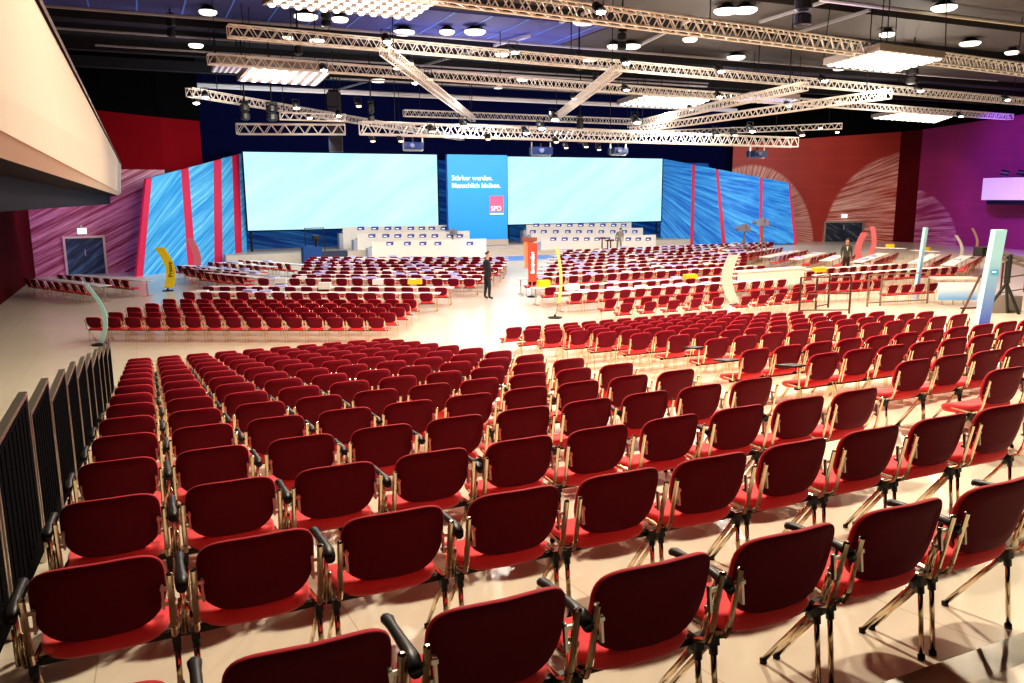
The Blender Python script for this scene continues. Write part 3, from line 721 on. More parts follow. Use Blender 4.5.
# block across the aisle, lower part of the ramp
blk = [(2.0, 12.05, 13), (2.9, 12.35, 15), (4.0, 12.57, 19), (5.0, 12.6, 22)]
blk2 = [(6.7, 14.3, 24.4), (7.85, 14.75, 25.1), (8.9, 14.8, 25.3), (9.9, 14.75, 25.4), (11.0, 14.9, 25.6), (11.85, 14.7, 25.6), (12.9, 14.8, 25.9), (14.15, 15.15, 26.4)]
for q, (j, c0, c1_) in enumerate(blk+blk2):
    y = Y0+j*ROWD; i = 0; sp = .94 if j < 6 else .955
    while c0+i*sp <= c1_+.3:
        x = X0+(c0+i*sp)*PW; P = Vector((x, y, ramp(y)))
        u, v, z = px(P+Vector((0, 0, .6)))
        if u < 1045:
            wh = 'at the aisle end' if i == 0 else '%s from the aisle' % ordw(i+1)
            add_chair(P, jit(.03), TILT if y < YB-.3 else 0, 'red padded chair %s, %s row of the block across the aisle' % (wh, ordw(q+1)), 'red chairs across the aisle', False, (i == 0 and q in (2, 3, 4)) or (i % 5 == 2 and q in (2, 3)))
        i += 1
# middle block turned toward the stage
mid = [((91.5, 317.2), (375.2, 317.5), 15), ((113.9, 312.1), (387, 312.4), 15), ((132.1, 307.1), (396.7, 307.5), 15), ((150.5, 303.2), (402, 303.2), 15), ((167.7, 298.9), (409, 299.5), 15)]
for q, (a, c, n) in enumerate(mid):
    A, Bq = on_z(*a, TOP), on_z(*c, TOP); rz = math.atan2(Bq.y-A.y, Bq.x-A.x)
    for i in range(n):
        P = A.lerp(Bq, i/(n-1)); P.z = 0
        wh = 'at the outer end' if i == 0 else '%s from the outer end' % ordw(i+1)
        add_chair(P, rz+jit(.04), 0, 'red padded chair %s, %s row of the block behind the ramp' % (wh, ordw(q+1)), 'red chairs behind the ramp', far=q > 2)

TABLES = []; TOPS = []
def table_row(A, Bq, depth, label, group, chairs=True, gap=.16, skip=0.0, fac=1):
    """a row table from A to B (near edge), top at .74; chairs along the near edge facing it"""
    A, Bq = Vector((A[0], A[1], 0)), Vector((Bq[0], Bq[1], 0)); d = (Bq-A); L = d.length; rz = math.atan2(d.y, d.x)
    depth *= .78
    TABLES.append((A, rz, L, depth, label, group))
    TOPS.append((A, rz, L, depth, group))
    if chairs:
        R = Matrix.Rotation(rz, 3, 'Z'); n = int((L-.1)/.62)
        for i in range(n):
            if random.random() < skip: continue
            P = A+R @ Vector((.35+i*(L-.7)/max(1, n-1), -.42-jit(.03)-gap, 0))
            add_chair(P, rz+jit(.08), 0, None, None, far=True)
            if chairs == 2 :
                P = A+R @ Vector((.35+i*(L-.7)/max(1, n-1), depth+.42, 0)); add_chair(P, rz+PI+jit(.08), 0, None, None, far=True)
# tables before the stage, aisle side (turned 30 degrees)
e1, n1 = Vector((.866, -.5, 0)), Vector((.5, .866, 0))
for k, (nn, t0, t1) in enumerate([(27.75, -14.5, -5.2), (29.5, -14.6, -5.0), (32.55, -13.7, -4.4), (34.2, -12.9, -4.3), (35.8, -13.2, -4.1), (37.6, -13.7, -4.0), (39.3, -14.2, -4.0), (41.0, -14.8, -4.1), (42.6, -15.2, -4.2), (44.2, -15.6, -4.4)]):
    table_row(e1*t0+n1*nn, e1*t1+n1*nn, .6, 'long white delegate table turned to the stage, %s row behind the chair block' % ordw(k+1), 'white tables turned to the stage')
# outer tables (turned 60 degrees)
ob = [((178, 264), (250, 270)), ((205, 271), (255, 276)), ((190, 267.3), (258, 272.8)), ((215, 261.3), (270, 265.5)), ((245, 259.5), (300, 263.5))]
for k, (a, c) in enumerate(ob):
    A, Bq = on_z(*a, .74), on_z(*c, .74)
    table_row(A, Bq, .6, 'white outer table before the blue panels, %s of five' % ordw(k+1), 'outer tables')
for a, c, lab in (((35, 277), (98, 284.5), 'long pale table nearest the maroon wall'), ((67, 273.5), (142, 279.5), 'long pale table below the dark double door')):
    A, Bq = on_z(*a, .74), on_z(*c, .74); table_row(A, Bq, .7, lab, None)
# tables beyond the aisle, parallel to the seat rows
for k, (Y, xa, xb) in enumerate([(24.55, 13.1, 23.0), (26.5, 13.1, 26.4), (29.7, 14.0, 26.5), (31.5, 15.6, 27.0), (33.2, 16.6, 28.5), (34.9, 17.6, 30.0), (36.6, 18.8, 32.0), (38.4, 19.9, 34), (40.2, 21.0, 36), (42.0, 22.2, 38), (43.8, 23.4, 40)]):
    table_row((xa, Y), (xb, Y), .6, 'long white delegate table, %s row back from the leaning yellow flag' % ordw(k+1), 'white tables across the aisle')
for k, (Y, xa, xb) in enumerate([(25.0, 25.6, 33.5), (27.2, 27.0, 33.0)]):
    table_row((xa, Y), (xb, Y), .6, 'white table row behind the guard rail, %s' % ('nearer one', 'farther one')[k], 'tables behind the guard rail')
# outer tables on the far side (turned the other way)
fb = [((800, 258), (827, 251.5)), ((831, 259.5), (846, 254)), ((862.5, 261), (889, 252)), ((921, 262), (941, 253)), ((954, 264), (973, 254.5)), ((770, 256), (800, 249.5)), ((740, 253), (775, 247)), ((700, 251), (745, 246))]
for k, (a, c) in enumerate(fb):
    A, Bq = on_z(*a, .74), on_z(*c, .74)
    table_row(A, Bq, .75, 'slanting white table before the rust red wall, %s of eight' % ordw(k+1), 'slanting far tables')
for k, (a, c) in enumerate([((872, 246.5), (905, 247.5)), ((910, 249), (935, 250.5))]):
    A, Bq = on_z(*a, .74), on_z(*c, .74)
    table_row(A, Bq, .7, 'small table at the foot of the %s' % ('dark corner strip', 'purple wall')[k], None, False)

# front extension rows: chairs without tables before the far tables
for (a, c, n, nm) in [((628, 303), (720, 297), 5, 0), ((748, 296), (814, 291), 5, 0), ((612, 299), (716, 292.3), 7, 1), ((757, 290.5), (812, 286.5), 5, 1), ((895, 285), (935, 283), 4, 2), ((800, 284.5), (880, 280.5), 8, 2)]:
    A, Bq = on_z(*a, TOP), on_z(*c, TOP)
    for i in range(n):
        P = A.lerp(Bq, i/(n-1)); P.z = 0; add_chair(P, math.atan2(Bq.y-A.y, Bq.x-A.x)+jit(.05), 0, None, None, far=True)

individual = [c for c in CHAIRS if not c[7]]
mass = [c for c in CHAIRS if c[7]]
individual.sort(key=lambda c: zc(c[0]))
mass = individual[300:]+mass; individual = individual[:300]
for (P, rz, tilt, lab, grp, arm, tab, far) in individual:
    z = zc(P)
    t = thing('padded_chair', lab, 'chair', P, rz, grp, tilt)
    if z < 8.6:
        obj('backrest', M_back, t); obj('seat', M_seat, t); obj('crossbar', M_bar, t)
        for m in M_legs: obj('leg', m, t)
        for m in M_rails: obj('side_rail', m, t)
        if arm: obj('armrest', M_arm, t)
        if lab and 'beside the black railing' in lab: obj('armrest', M_armL, t)
        if tab: obj('writing_tablet', M_tab, t)
    else:
        obj('backrest', M_back2, t); obj('seat', M_seat2, t); obj('frame', M_frame, t)
        if arm and z < 14: obj('armrest', M_arm, t)
        if tab: obj('writing_tablet', M_tab, t)
V, Fc, Mi = [], [], []
for (P, rz, tilt, *_r) in mass:
    M = Matrix.Translation(P) @ Matrix.Rotation(rz, 4, 'Z') @ Matrix.Rotation(tilt, 4, 'X'); k = len(V)
    V += [tuple(M @ Vector(v)) for v in FAR.v]; Fc += [tuple(a+k for a in f) for f in FAR.f]; Mi += FAR.m
me = bpy.data.meshes.new('distant_chairs'); me.from_pydata(V, [], Fc)
for m in FAR.mats: me.materials.append(m)
me.polygons.foreach_set('material_index', Mi); me.update()
tag(obj('distant_chairs', me), 'hundreds of distant red chairs at the delegate tables', 'chairs', None, 'stuff')

# tables ----------------------------------------------------------------
for (A, rz, L, depth, lab, grp) in TABLES:
    t = thing('delegate_table', lab, 'table', A, rz, grp)
    b = MB(); b.box((L/2, depth/2, .655), (L, depth, .03), tablew); b.build('tabletop', t)
    n = max(2, int(L/1.7)+1)
    for i in range(n):
        x = .12+i*(L-.24)/(n-1)
        b = MB(); b.bar((x, depth/2, .64), (x, depth/2, .03), .025, chrome, 6); b.box((x, depth/2, .02), (.06, depth*.85, .035), chrome); b.box((x, depth/2, .63), (.06, depth*.7, .02), blackm)
        b.build('leg', t)
# papers on the tables ---------------------------------------------------
cnt = {}
for (A, rz, L, depth, grp) in TOPS:
    if L < 4 or grp is None: continue
    R = Matrix.Rotation(rz, 3, 'Z')
    dens = .34 if grp.startswith('white') else .2
    x = .5
    while x < L-.4:
        if random.random() < dens and zc(A) > 26:
            k = random.random()
            P = A+R @ Vector((x, depth/2, .67))
            m, nm, lab, cat = (paperp, 'booklet_stack', 'lilac booklets stacked on a white delegate table', 'booklets') if k < .75 else (paperw, 'paper_stack', 'white papers stacked on a white delegate table', 'papers')
            b = MB(); h = random.uniform(.03, .10)
            b.box((0, 0, h/2), (.42, .28, h), m, Matrix.Rotation(jit(.3), 3, 'Z')); o = b.build(nm, None, P, rz)
            tag(o, lab, cat, 'stacks on the white delegate tables')
        x += .6
def card(x, y, z, w, h, m, name, lab):
    P = on_z(x, y, z); b = MB(); b.box((0, 0, h/2), (w, .25, h), m); tag(b.build(name, None, P, -.4 if x < 500 else 0), lab, 'box')
card(415, 284.0, .67, .55, .17, yellow, 'yellow_box', 'bright yellow box on the delegate table left of the standing man')
card(281, 283.2, .67, .45, .22, paperw, 'white_box', 'white box halfway along the second delegate table row')
card(325, 289.0, .67, .45, .25, paperw, 'white_box', 'white box on the nearest delegate table')
card(378, 284.5, .67, .40, .2, paperw, 'white_box', 'white box beside the bright yellow box')
card(543.5, 286.8, .67, .45, .25, yellow, 'yellow_box', 'yellow box on the table corner by the red upright banner')
card(572, 290, .67, .5, .22, paperw, 'white_box', 'white box on the table behind the leaning yellow flag')
card(690, 279, .67, .55, .2, yellow, 'yellow_box', 'yellow box on the table before the white curved banner')
card(819, 272, .67, .6, .2, yellow, 'yellow_box', 'yellow box on the table behind the guard rail')
card(890, 247.7, .67, .5, .22, yellow, 'yellow_box', 'yellow box on the small table by the dark corner strip')
card(926, 250.5, .67, .45, .18, yellow, 'yellow_box', 'yellow box on the small table by the purple wall')

# ------------------------------------------------------------------ black railing beside the chairs
far_ = [(3.1, 3.19), (4.62, 2.98), (6.06, 2.78), (7.29, 2.62), (8.69, 2.42), (9.95, 2.26), (11.38, 2.06), (12.57, 1.89), (14.14, 1.68), (15.42, 1.51), (16.96, 1.31), (18.6, 1.06)]
ny = 1.75
for k, (fy, ft) in enumerate(far_):
    L = fy-ny-.1
    o = thing('railing_panel', 'black railing panel with pale metal edge, %s counted from the camera' % ordw(k+1), 'railing', (-.8, ny+.1, 0), 0, 'black railing panels')
    zb0, zb1 = ramp(ny+.1), ramp(fy)
    b = MB(); b.prism([(-.02, 0, zb0+.08), (-.02, L, zb1+.08), (-.02, L, ft-.02), (-.02, 0, ft-.02)], (.04, 0, 0), panelblk)
    for q in range(1, 9): b.bar((.022, L*q/9, zb0+.1), (.022, L*q/9, ft-.05), .004, panelblk, 4)
    b.build('panel_infill', o)
    for y_, zb_ in ((.0, zb0), (L, zb1)):
        b = MB(); b.box((0, y_, (ft+zb_)/2), (.05, .035, ft-zb_), alu); b.build('post', o)
    b = MB(); b.box((0, L/2, ft+.01), (.05, L+.04, .03), alu); b.build('top_rail', o)
    ny = fy

# ------------------------------------------------------------------ curved banners and columns
def banner(name, label, foot, tip, w, m, bow, dirn=(.91, -.41), lower=.35, txt=None, tm=None, pole=alu, cat='banner', tsize=.2):
    """tall bowed cloth on a bent pole; foot px on the floor, tip px"""
    Bp = on_z(*foot); T = beside(*tip, Bp); d = Vector((dirn[0], dirn[1], 0))
    o = thing(name, label, cat, Bp)
    n = 14; H = T.z; lean = (T-Bp).dot(d)
    cen = [Vector((d.x*(lean*s+bow*math.sin(PI*s)), d.y*(lean*s+bow*math.sin(PI*s)), H*s)) for s in [i/n for i in range(n+1)]]
    b = MB(); b.tube(cen, .022, pole, 6); b.build('pole', o)
    b = MB(); b.lathe([(.24, 0), (.24, .03), (.04, .06), (.03, .12)], blackm, 14); b.build('foot', o)
    b = MB(); k0 = int(n*lower); nf = Vector((d.y, -d.x, 0))*.012
    L = []
    for i in range(k0, n+1):
        p = cen[i]; L += [p-d*w/2+nf, p+d*w/2+nf, p-d*w/2+nf*3, p+d*w/2+nf*3]
    fs = []
    for i in range(n-k0):
        a = 4*i; fs += [(a, a+1, a+5, a+4), (a+2, a+6, a+7, a+3), (a, a+4, a+6, a+2), (a+1, a+3, a+7, a+5)]
    fs += [(0, 2, 3, 1), (4*(n-k0), 4*(n-k0)+1, 4*(n-k0)+3, 4*(n-k0)+2)]
    b.add(L, fs, m); cl = b.build('cloth', o, smooth=False)
    if txt:
        mid_ = cen[(k0+n)//2]
        ang = math.atan2(d.y, d.x)
        t = text(txt, tsize, mid_+nf*4.5+d*(tsize*.33), tm, o, 0, 0, align='CENTER')
        t.rotation_euler = (Matrix.Rotation(ang, 4, 'Z') @ Matrix.Rotation(PI/2, 4, 'X') @ Matrix.Rotation(PI/2, 4, 'Z')).to_euler()
    return o
banner('curved_flag', 'pale cyan curved flag on a brass pole by the railing end', (101, 345), (92, 283), .12, bannerC, .32, lower=.0, pole=gold)
banner('curved_flag', 'tall yellow curved banner before the blue panels', (168, 291), (163, 247), .42, bannerY, .30, lower=.10, txt='Presse', tm=ink, tsize=.26)
banner('curved_flag', 'red curved banner standing before the crimson stripe panels', (196, 274), (192, 238), .40, bannerP, .24, lower=.12)
banner('curved_flag', 'narrow leaning yellow flag at the aisle edge of the tables', (555, 318), (556, 247), .10, mat('pale_yellow_flag', (.80, .60, .20), .5), .17, lower=.25, pole=gold)
banner('curved_flag', 'wide white curved banner in front of the pale wall panel', (736, 305), (731, 254), .40, bannerW2, -.30, lower=.0)
banner('curved_flag', 'pinkish red curved banner beside the person in grey', (859, 264), (862, 232), .4, bannerP, -.22, lower=.05)
banner('curved_flag', 'red curved banner before the rust red wall', (866, 262), (869, 226), .3, bannerP, .28, lower=.05)
banner('curved_flag', 'white curved banner beside the slanting table at the purple wall', (958, 262), (953, 235), .18, bannerW, .3, lower=.05)
banner('curved_flag', 'tan curved flag before the purple wall', (971, 258), (969, 228), .15, mat('tan_flag', (.6, .36, .28), .5), .35, lower=.05)
# red upright banner by the tables
Bp = on_z(532, 297); T = beside(531, 237, Bp); o = thing('upright_banner', 'red upright banner with pale marks at the table ends', 'banner', Bp, -.42)
b = MB(); b.prism([(-.15, 0, .62), (.19, 0, .62), (.22, 0, T.z-.22), (-.17, 0, T.z-.22)], (0, .02, 0), bannerR); cl = b.build('cloth', o)
b = MB(); zz = .95
for k, h in enumerate((.10, .07, .11, .06, .09, .07, .11, .08, .06)):
    b.box((.03+(.012 if k % 2 else 0), -.012, zz+h/2), (.11 if k % 3 else .15, .01, h*.72), letterw); zz += h+.015
b.build('lettering', cl)
b = MB(); b.prism([(-.30, .15, 1.15), (-.12, .15, 1.15), (.10, .15, T.z-.1), (-.34, .15, T.z-.1)], (0, .02, 0), mat('orange_banner', (.9, .38, .2), .5)); b.build('rear_cloth', o)
b = MB(); b.prism([(-.36, .08, T.z-.16), (.2, .08, T.z-.16), (.22, .08, T.z), (-.40, .08, T.z)], (0, .06, 0), mat('banner_head', (.35, .10, .06), .5)); b.build('banner_head', o)
b = MB(); b.bar((0, .05, 0), (0, .05, T.z-.2), .022, alu); b.lathe([(.2, 0), (.2, .03), (.05, .06)], blackm, 12); b.build('pole', o)
# blue and white columns
def column(name, label, x, y0, y1, w, base, xt, logo):
    Bp = Vector(base); T = beside(xt, y1, Bp); W = w*zc(Bp)/FPX; H = T.z-Bp.z; o = thing(name, label, 'column', Bp, -.45)
    lean = (T-Bp).dot(RT)
    b = MB(); p = [(-W/2, 0, .25), (W/2, 0, .25), (W/2+lean, 0, H), (-W/2+lean, 0, H)]
    b.add(p, [(0,1,2,3)], blueCol, [[(0, .25), (1, .25), (1, H), (0, H)]])
    q = [(a, .22, c) for a, _, c in p]; b.add(p+q, [(4,7,6,5), (0,4,5,1), (1,5,6,2), (2,6,7,3), (3,7,4,0)], bannerC); b.build('shaft', o)
    b = MB(); b.box((0, .11, .125), (W*1.12, .4, .25), greyp); b.build('plinth', o)
    if logo:
        hb = H*logo; xo = lean*logo
        b = MB(); b.box((xo, -.015, hb), (W*.62, .02, W*.42), mat('logo_blue', (.03, .33, .62), .5)); lg = b.build('logo_square', o)
        b = MB(); b.box((xo-.05*W, -.03, hb+.02*W), (W*.30, .015, W*.12), letterw); b.build('logo_bar', lg)
column('display_column', 'wide blue and white display column beside the last chairs', 985, 335, 229, 11, on_z(983, 334, .45), 991, .60)
column('display_column', 'slim pale blue display column behind the guard rail', 917, 300, 227, 2.6, on_z(916.5, 300), 921, 0)
# pale low wall behind the curved white banner
a, c = on_z(738, 297), on_z(803, 291); d = (c-a); o = thing('counter_screen', 'low cream counter wall behind the white curved banner', 'counter', a, math.atan2(d.y, d.x))
h = beside(738, 272.5, a).z; L = d.length
b = MB(); b.prism([(0, 0, .25), (L, 0, .35), (L, 0, h), (0, 0, h)], (0, .08, 0), bannerW); b.build('front_panel', o)
b = MB(); b.box((L/2, .2, h+.02), (L+.1, .5, .05), white); b.build('counter_top', o)
for x in (.1, L-.1):
    b = MB(); b.box((x, .1, .2), (.08, .3, .42), alu); b.build('leg', o)
# blue-white info counter
a, c = on_z(937, 306), on_z(976, 306); d = c-a; a2 = beside(937, 299, a)
o = thing('info_counter', 'info counter with blue and white front near the column', 'counter', a, math.atan2(d.y, d.x)); L = d.length
h = beside(937, 282, a).z
b = MB(); b.quad((0,0,.22), (L,0,.22), (L,0,h), (0,0,h), blueCnt, [(0,.22), (L,.22), (L,h), (0,h)]); b.box((L/2,.04,(h+.22)/2), (L,.06,h-.22), white); b.build('front_panel', o)
b = MB(); b.box((L/2, .3, h+.12), (L+.15, .75, .06), mat('counter_pink', (.85, .6, .55), .5)); b.build('counter_top', o)
for x in (.3, L/2, L-.3):
    b = MB(); b.bar((x, .3, 0), (x, .3, h+.1), .03, alu); b.build('leg', o)
# guard rails
def guard(name, label, pts, h=1.12, rails=(1.0, .55, .1), rm=None):
    rm = rm or railm
    P = [on_z(*p) for p in pts]; o = thing(name, label, 'guard rail', P[0]); 
    for p in P:
        b = MB(); q = p-P[0]; b.box(q+Vector((0,0,h/2)), (.05, .05, h), rm); b.build('post', o)
    for k, (p, q) in enumerate(zip(P, P[1:])):
        for r in rails: 
            b = MB(); b.bar(p-P[0]+Vector((0,0,h*r)), q-P[0]+Vector((0,0,h*r)), .022, rm, 6); b.build('rail', o)
railm = mat('dark_red_steel', (.10, .028, .022), .45, .2)
guard('guard_rail', 'dark steel guard rail around the opening, front run', [(799, 314), (849, 313.5)], 1.25)
guard('guard_rail', 'dark steel guard rail around the opening, side run', [(815.5, 310), (828, 307.5)], 1.2)
guard('guard_rail', 'thin pale guard rail between the opening and the slim column', [(867, 307), (880, 306), (927, 303.5)], 1.15, (1.0, .12), mat('pale_red_steel', (.30, .20, .16), .4, .4))
guard('guard_rail', 'dark guard rail at the frame edge behind the camera crane', [(1000, 296), (1024, 292)], 1.3)

# ------------------------------------------------------------------ camera gear
def camera_tripod(foot, top, label, hgt=None, s=1.0):
    Bp = on_z(*foot); T = beside(*top, Bp); H = T.z-.2; o = thing('camera_tripod', label, 'camera', Bp, .3)
    for a in (.5, 2.6, 4.7):
        b = MB(); b.bar((0, 0, H*.72), (.45*s*math.cos(a), .45*s*math.sin(a), 0), .035, camtm, 6, r2=.028); b.build('leg', o)
    b = MB(); b.bar((0, 0, H*.6), (0, 0, H-.1), .05, camtm, 8); b.build('centre_column', o)
    b = MB(); b.box((0, 0, H), (.34, .6, .34), camgrey); b.box((0, .05, H+.22), (.12, .3, .1), camgrey); body = b.build('camera_body', o)
    b = MB(); b.bar((0, .25, H), (0, .62, H+.02), .10, lens_, 10, r2=.13); b.build('lens', body)
    b = MB(); b.box((-.22, -.2, H+.18), (.2, .08, .16), alu); b.build('viewfinder', body)
    b = MB(); b.bar((.12, -.2, H-.1), (.3, -.7, H-.25), .02, black); b.build('pan_handle', o)
camtm = mat('tripod_grey', (.26, .22, .2), .4, .4); camgrey = mat('camera_grey', (.30, .30, .36), .4, .2)
camera_tripod((453, 256), (455.5, 229), 'television camera on a tripod before the white stage desks')
camera_tripod((743, 262), (744, 225), 'television camera on a high stand, nearer the second screen', s=1.4)
camera_tripod((761, 264), (761, 219), 'television camera on a taller stand before the blue panels', s=1.4)
# dark crew position below the first screen
Bp = on_z(312, 260, .3); o = thing('camera_platform', 'dark camera platform with gear below the first screen', 'camera', (Bp.x, Bp.y, 0), 0)
b = MB(); b.box((0, 0, .55), (1.1, .8, 1.1), mat('dark_blue_drape', (.01, .06, .22), .8)); b.build('drape', o)
b = MB(); b.box((1.3, 0, .4), (1.6, .7, .8), mat('dark_slate', (.03, .04, .08), .7)); b.build('side_box', o)
b = MB(); b.box((.3, 0, 1.62), (.4, .6, .32), black); b.bar((.3, 0, 1.1), (.3, 0, 1.6), .07, black); b.bar((.3, -.3, 1.62), (.3, -.55, 1.62), .1, black, 8); b.build('camera_body', o)
for x in (-.35, .8): b = MB(); b.bar((x, 0, 0), (x, 0, 2.2), .025, blackm); b.build('post', o)
b = MB(); b.bar((-.35, 0, 2.2), (.8, 0, 2.2), .025, blackm); b.build('crossbar', o)
# camera crane behind the wide column
Bp = on_z(1003, 318, .15); o = thing('camera_crane', 'dark camera crane standing behind the wide display column', 'camera crane', Bp, 0)
b = MB()
for a in (.4, 2.5, 4.6): b.bar((0, 0, 1.1), (.65*math.cos(a), .65*math.sin(a), 0), .05, black, 6)
b.build('tripod_stand', o)
b = MB(); b.bar((-.75, .25, 2.2), (1.2, -.4, 1.6), .07, camtm, 6); b.bar((-.75, .25, 2.05), (1.2, -.4, 1.4), .05, camtm, 6); b.bar((0, 0, 1.1), (0, 0, 2.0), .09, black, 8); b.build('crane_arm', o)
b = MB(); b.box((-.9, .3, 2.1), (.34, .3, .28), black); b.bar((-.9, .2, 2.1), (-1.0, -.05, 2.1), .08, black, 8); b.build('camera_body', o)
b = MB(); b.box((1.3, -.42, 1.45), (.5, .35, .5), black); b.build('counterweight', o)
b = MB(); b.box((.9, .5, .3), (.7, .5, .6), camtm); b.build('equipment_case', o)
Bp = on_z(960, 318); o = thing('ramp_ladder', 'dark slanting trestle beside the wide display column', 'trestle', Bp, 0)
b = MB(); b.bar((0, 0, .05), (1.1, .2, 1.35), .04, railm, 5); b.bar((.35, -.3, .05), (1.45, -.1, 1.35), .04, railm, 5); b.build('rail', o)
b = MB(); b.bar((-.1, 0, .05), (1.2, -.25, .05), .04, railm, 5); b.bar((0, 0, .32), (1.1, -.2, .32), .035, railm, 5); b.build('base_frame', o)
# lectern stands on the stage floor
for k, x in enumerate((604, 609.5, 602)):
    P = on_y((602, 607.5, 610.5)[k], 253, 48.6); P.z = 0
    H = (1.02, .85, .85)[k]; o = thing('microphone_stand', 'dark microphone stand left of the stooping person, %s of three' % ORD[k+1], 'stand', P, 0, 'microphone stands')
    b = MB(); b.bar((0,0,0), (0,0,H), .05, railm, 6); b.lathe([(.25, 0), (.25, .04), (.05, .07)], railm, 12); b.build('pole', o)
    b = MB(); b.box((0, -.1, H+.05), (.3, .2, .12), railm); b.build('head', o)

# ------------------------------------------------------------------ people
def person(name, label, base, rz, cloth, H=1.8, bend=0.0, arms='side', lower=None):
    o = thing(name, label, 'person', base, rz)
    s = H/1.8
    # joints, facing +Y
    def bd(x, y, z):   # stoop from the hips
        if z <= .95: return Vector((x, y, z))
        a = bend; dz = z-.95
        return Vector((x, y*math.cos(a)+dz*math.sin(a), .95+dz*math.cos(a)-y*math.sin(a)))
    V, E, Rr = [], [], []
    def v(p, r, par=None):
        V.append(Vector(p)*s); Rr.append((r*s, r*s*(.75 if r > .1 else 1))); i = len(V)-1
        if par is not None: E.append((par, i))
        return i
    pel = v(bd(0, 0, .96), .158); sp1 = v(bd(0, .01, 1.12), .14, pel); ch = v(bd(0, .0, 1.32), .185, sp1); nb_ = v(bd(0, -.01, 1.47), .075, ch); nk = v(bd(0, .01, 1.545), .055, nb_)
    hd = v(bd(0, .03, 1.62), .082, nk); hd2 = v(bd(0, .025, 1.71), .088, hd); hd3 = v(bd(0, .015, 1.765), .055, hd2)
    v(bd(0, .125, 1.655), .018, hd)
    for k in (-1, 1):
        hip = v((.095*k, 0, .90), .108, pel); kn = v((.105*k, .015+.03*k, .50), .076, hip); an = v((.11*k, -.02+.05*k, .09), .05, kn); v((.12*k, .14+.05*k, .035), .04, an)
        sh = v(bd(.19*k, -.01, 1.42), .075, ch); 
        if arms == 'fold': el = v(bd(.24*k, -.03, 1.13), .052, sh); wr = v(bd(.13*k, .20, 1.06), .036, el); hnd = v(bd(.05*k, .25, 1.05), .034, wr)
        else: el = v(bd(.235*k, -.02, 1.14), .052, sh); wr = v(bd(.235*k, .06, .90), .034, el); hnd = v(bd(.23*k, .08, .83), .036, wr)
        for q in range(4):
            f0 = V[hnd]/s; dirv = (V[hnd]-V[wr]).normalized(); side = Vector((.0, 1, 0)) if arms != 'fold' else Vector((0, 0, 1))
            i1 = v(f0+dirv*.05+side*(q-1.5)*.018, .009, hnd); v(f0+dirv*(.085+.008*(1.5-abs(q-1.5)))+side*(q-1.5)*.018+Vector((-.012*k, .006, 0)), .008, i1)
        i1 = v(V[hnd]/s+side*.045+dirv*.02, .010, hnd); v(V[hnd]/s+side*.06+dirv*.05, .009, i1)
    me = bpy.data.meshes.new('body'); me.from_pydata([tuple(p) for p in V], E, [])
    ob = obj('body', me, o)
    md = ob.modifiers.new('skin', 'SKIN'); md.use_smooth_shade = True
    for i, sv in enumerate(me.skin_vertices[0].data): sv.radius = Rr[i]; sv.use_root = (i == 0)
    sb = ob.modifiers.new('sub', 'SUBSURF'); sb.levels = sb.render_levels = 1
    dg = bpy.context.evaluated_depsgraph_get(); ev = ob.evaluated_get(dg); nm = bpy.data.meshes.new_from_object(ev)
    ob.modifiers.clear(); ob.data = nm; nm.materials.clear()
    for m in (cloth, skin, black, hairm, lower or cloth): nm.materials.append(m)
    hc = V[hd2]
    hands = [V[i] for i in range(len(V)) if Rr[i][0] < .0365*s and V[i].z > .3*s]
    for p in nm.polygons:
        c = p.center; p.use_smooth = True
        if (c-V[nk]).length < .06*s or (c-hc).length < .19*s and (c-V[nb_]).length > .06*s: p.material_index = 1
        elif min((c-h).length for h in hands) < .035*s: p.material_index = 1
        elif c.z < .075*s: p.material_index = 2
        elif c.z < .9*s: p.material_index = 4
        else: p.material_index = 0
    # hair cap, ears and collar
    b = MB(); n = 14; vs = []; fs = []
    for j in range(6):
        th = j/5*PI*.5
        for i in range(n):
            a = 2*PI*i/n; r = .088*s
            vs.append(hc+Vector((r*math.sin(th)*math.cos(a)*.98, r*math.sin(th)*math.sin(a)*1.02-.02*s, r*math.cos(th)*1.0+.004*s+(.06*s if math.sin(a) > .2 and j > 2 else 0))))
    for j in range(5):
        for i in range(n): fs.append((j*n+i, (j+1)*n+i, (j+1)*n+(i+1) % n, j*n+(i+1) % n))
    b.add(vs, fs, hairm); b.build('hair', o, smooth=True)
    b = MB()
    for k in (-1, 1): b.box(hc+Vector((.088*k, -.005, -.03))*s, (.02*s, .04*s, .06*s), skin)
    for k in (-1, 1): b.box(hc+Vector((.032*k, .086, -.03))*s, (.018*s, .008*s, .008*s), hairm)
    b.box(hc+Vector((0, .098, -.115))*s, (.045*s, .008*s, .008*s), crimson); b.build('face_features', o)
    b = MB(); b.prism([V[ch]+Vector((-.05, .122, .12))*s, V[ch]+Vector((.05, .122, .12))*s, V[ch]+Vector((0, .135, -.12))*s], (0, .006, 0), shirt)
    if not bend: b.build('shirt_front', o)
    return o
P = on_z(487.5, 299.3); person('person', 'man in dark suit standing in the aisle with hands together', P, -1.6, suit, 1.88, arms='fold')
P = on_z(847.5, 239.5, 1.78); P.z = 0; person('person', 'person in olive grey jacket standing before the slanting far tables', P, 2.5, suitg, 1.82, lower=black)
P = on_y(619, 251, 48.3); P.z = 0; person('person', 'person in grey bending forward before the white stage desks', P, -.75, mat('light_grey_suit', (.24, .22, .19), .8), 1.9, bend=.65)

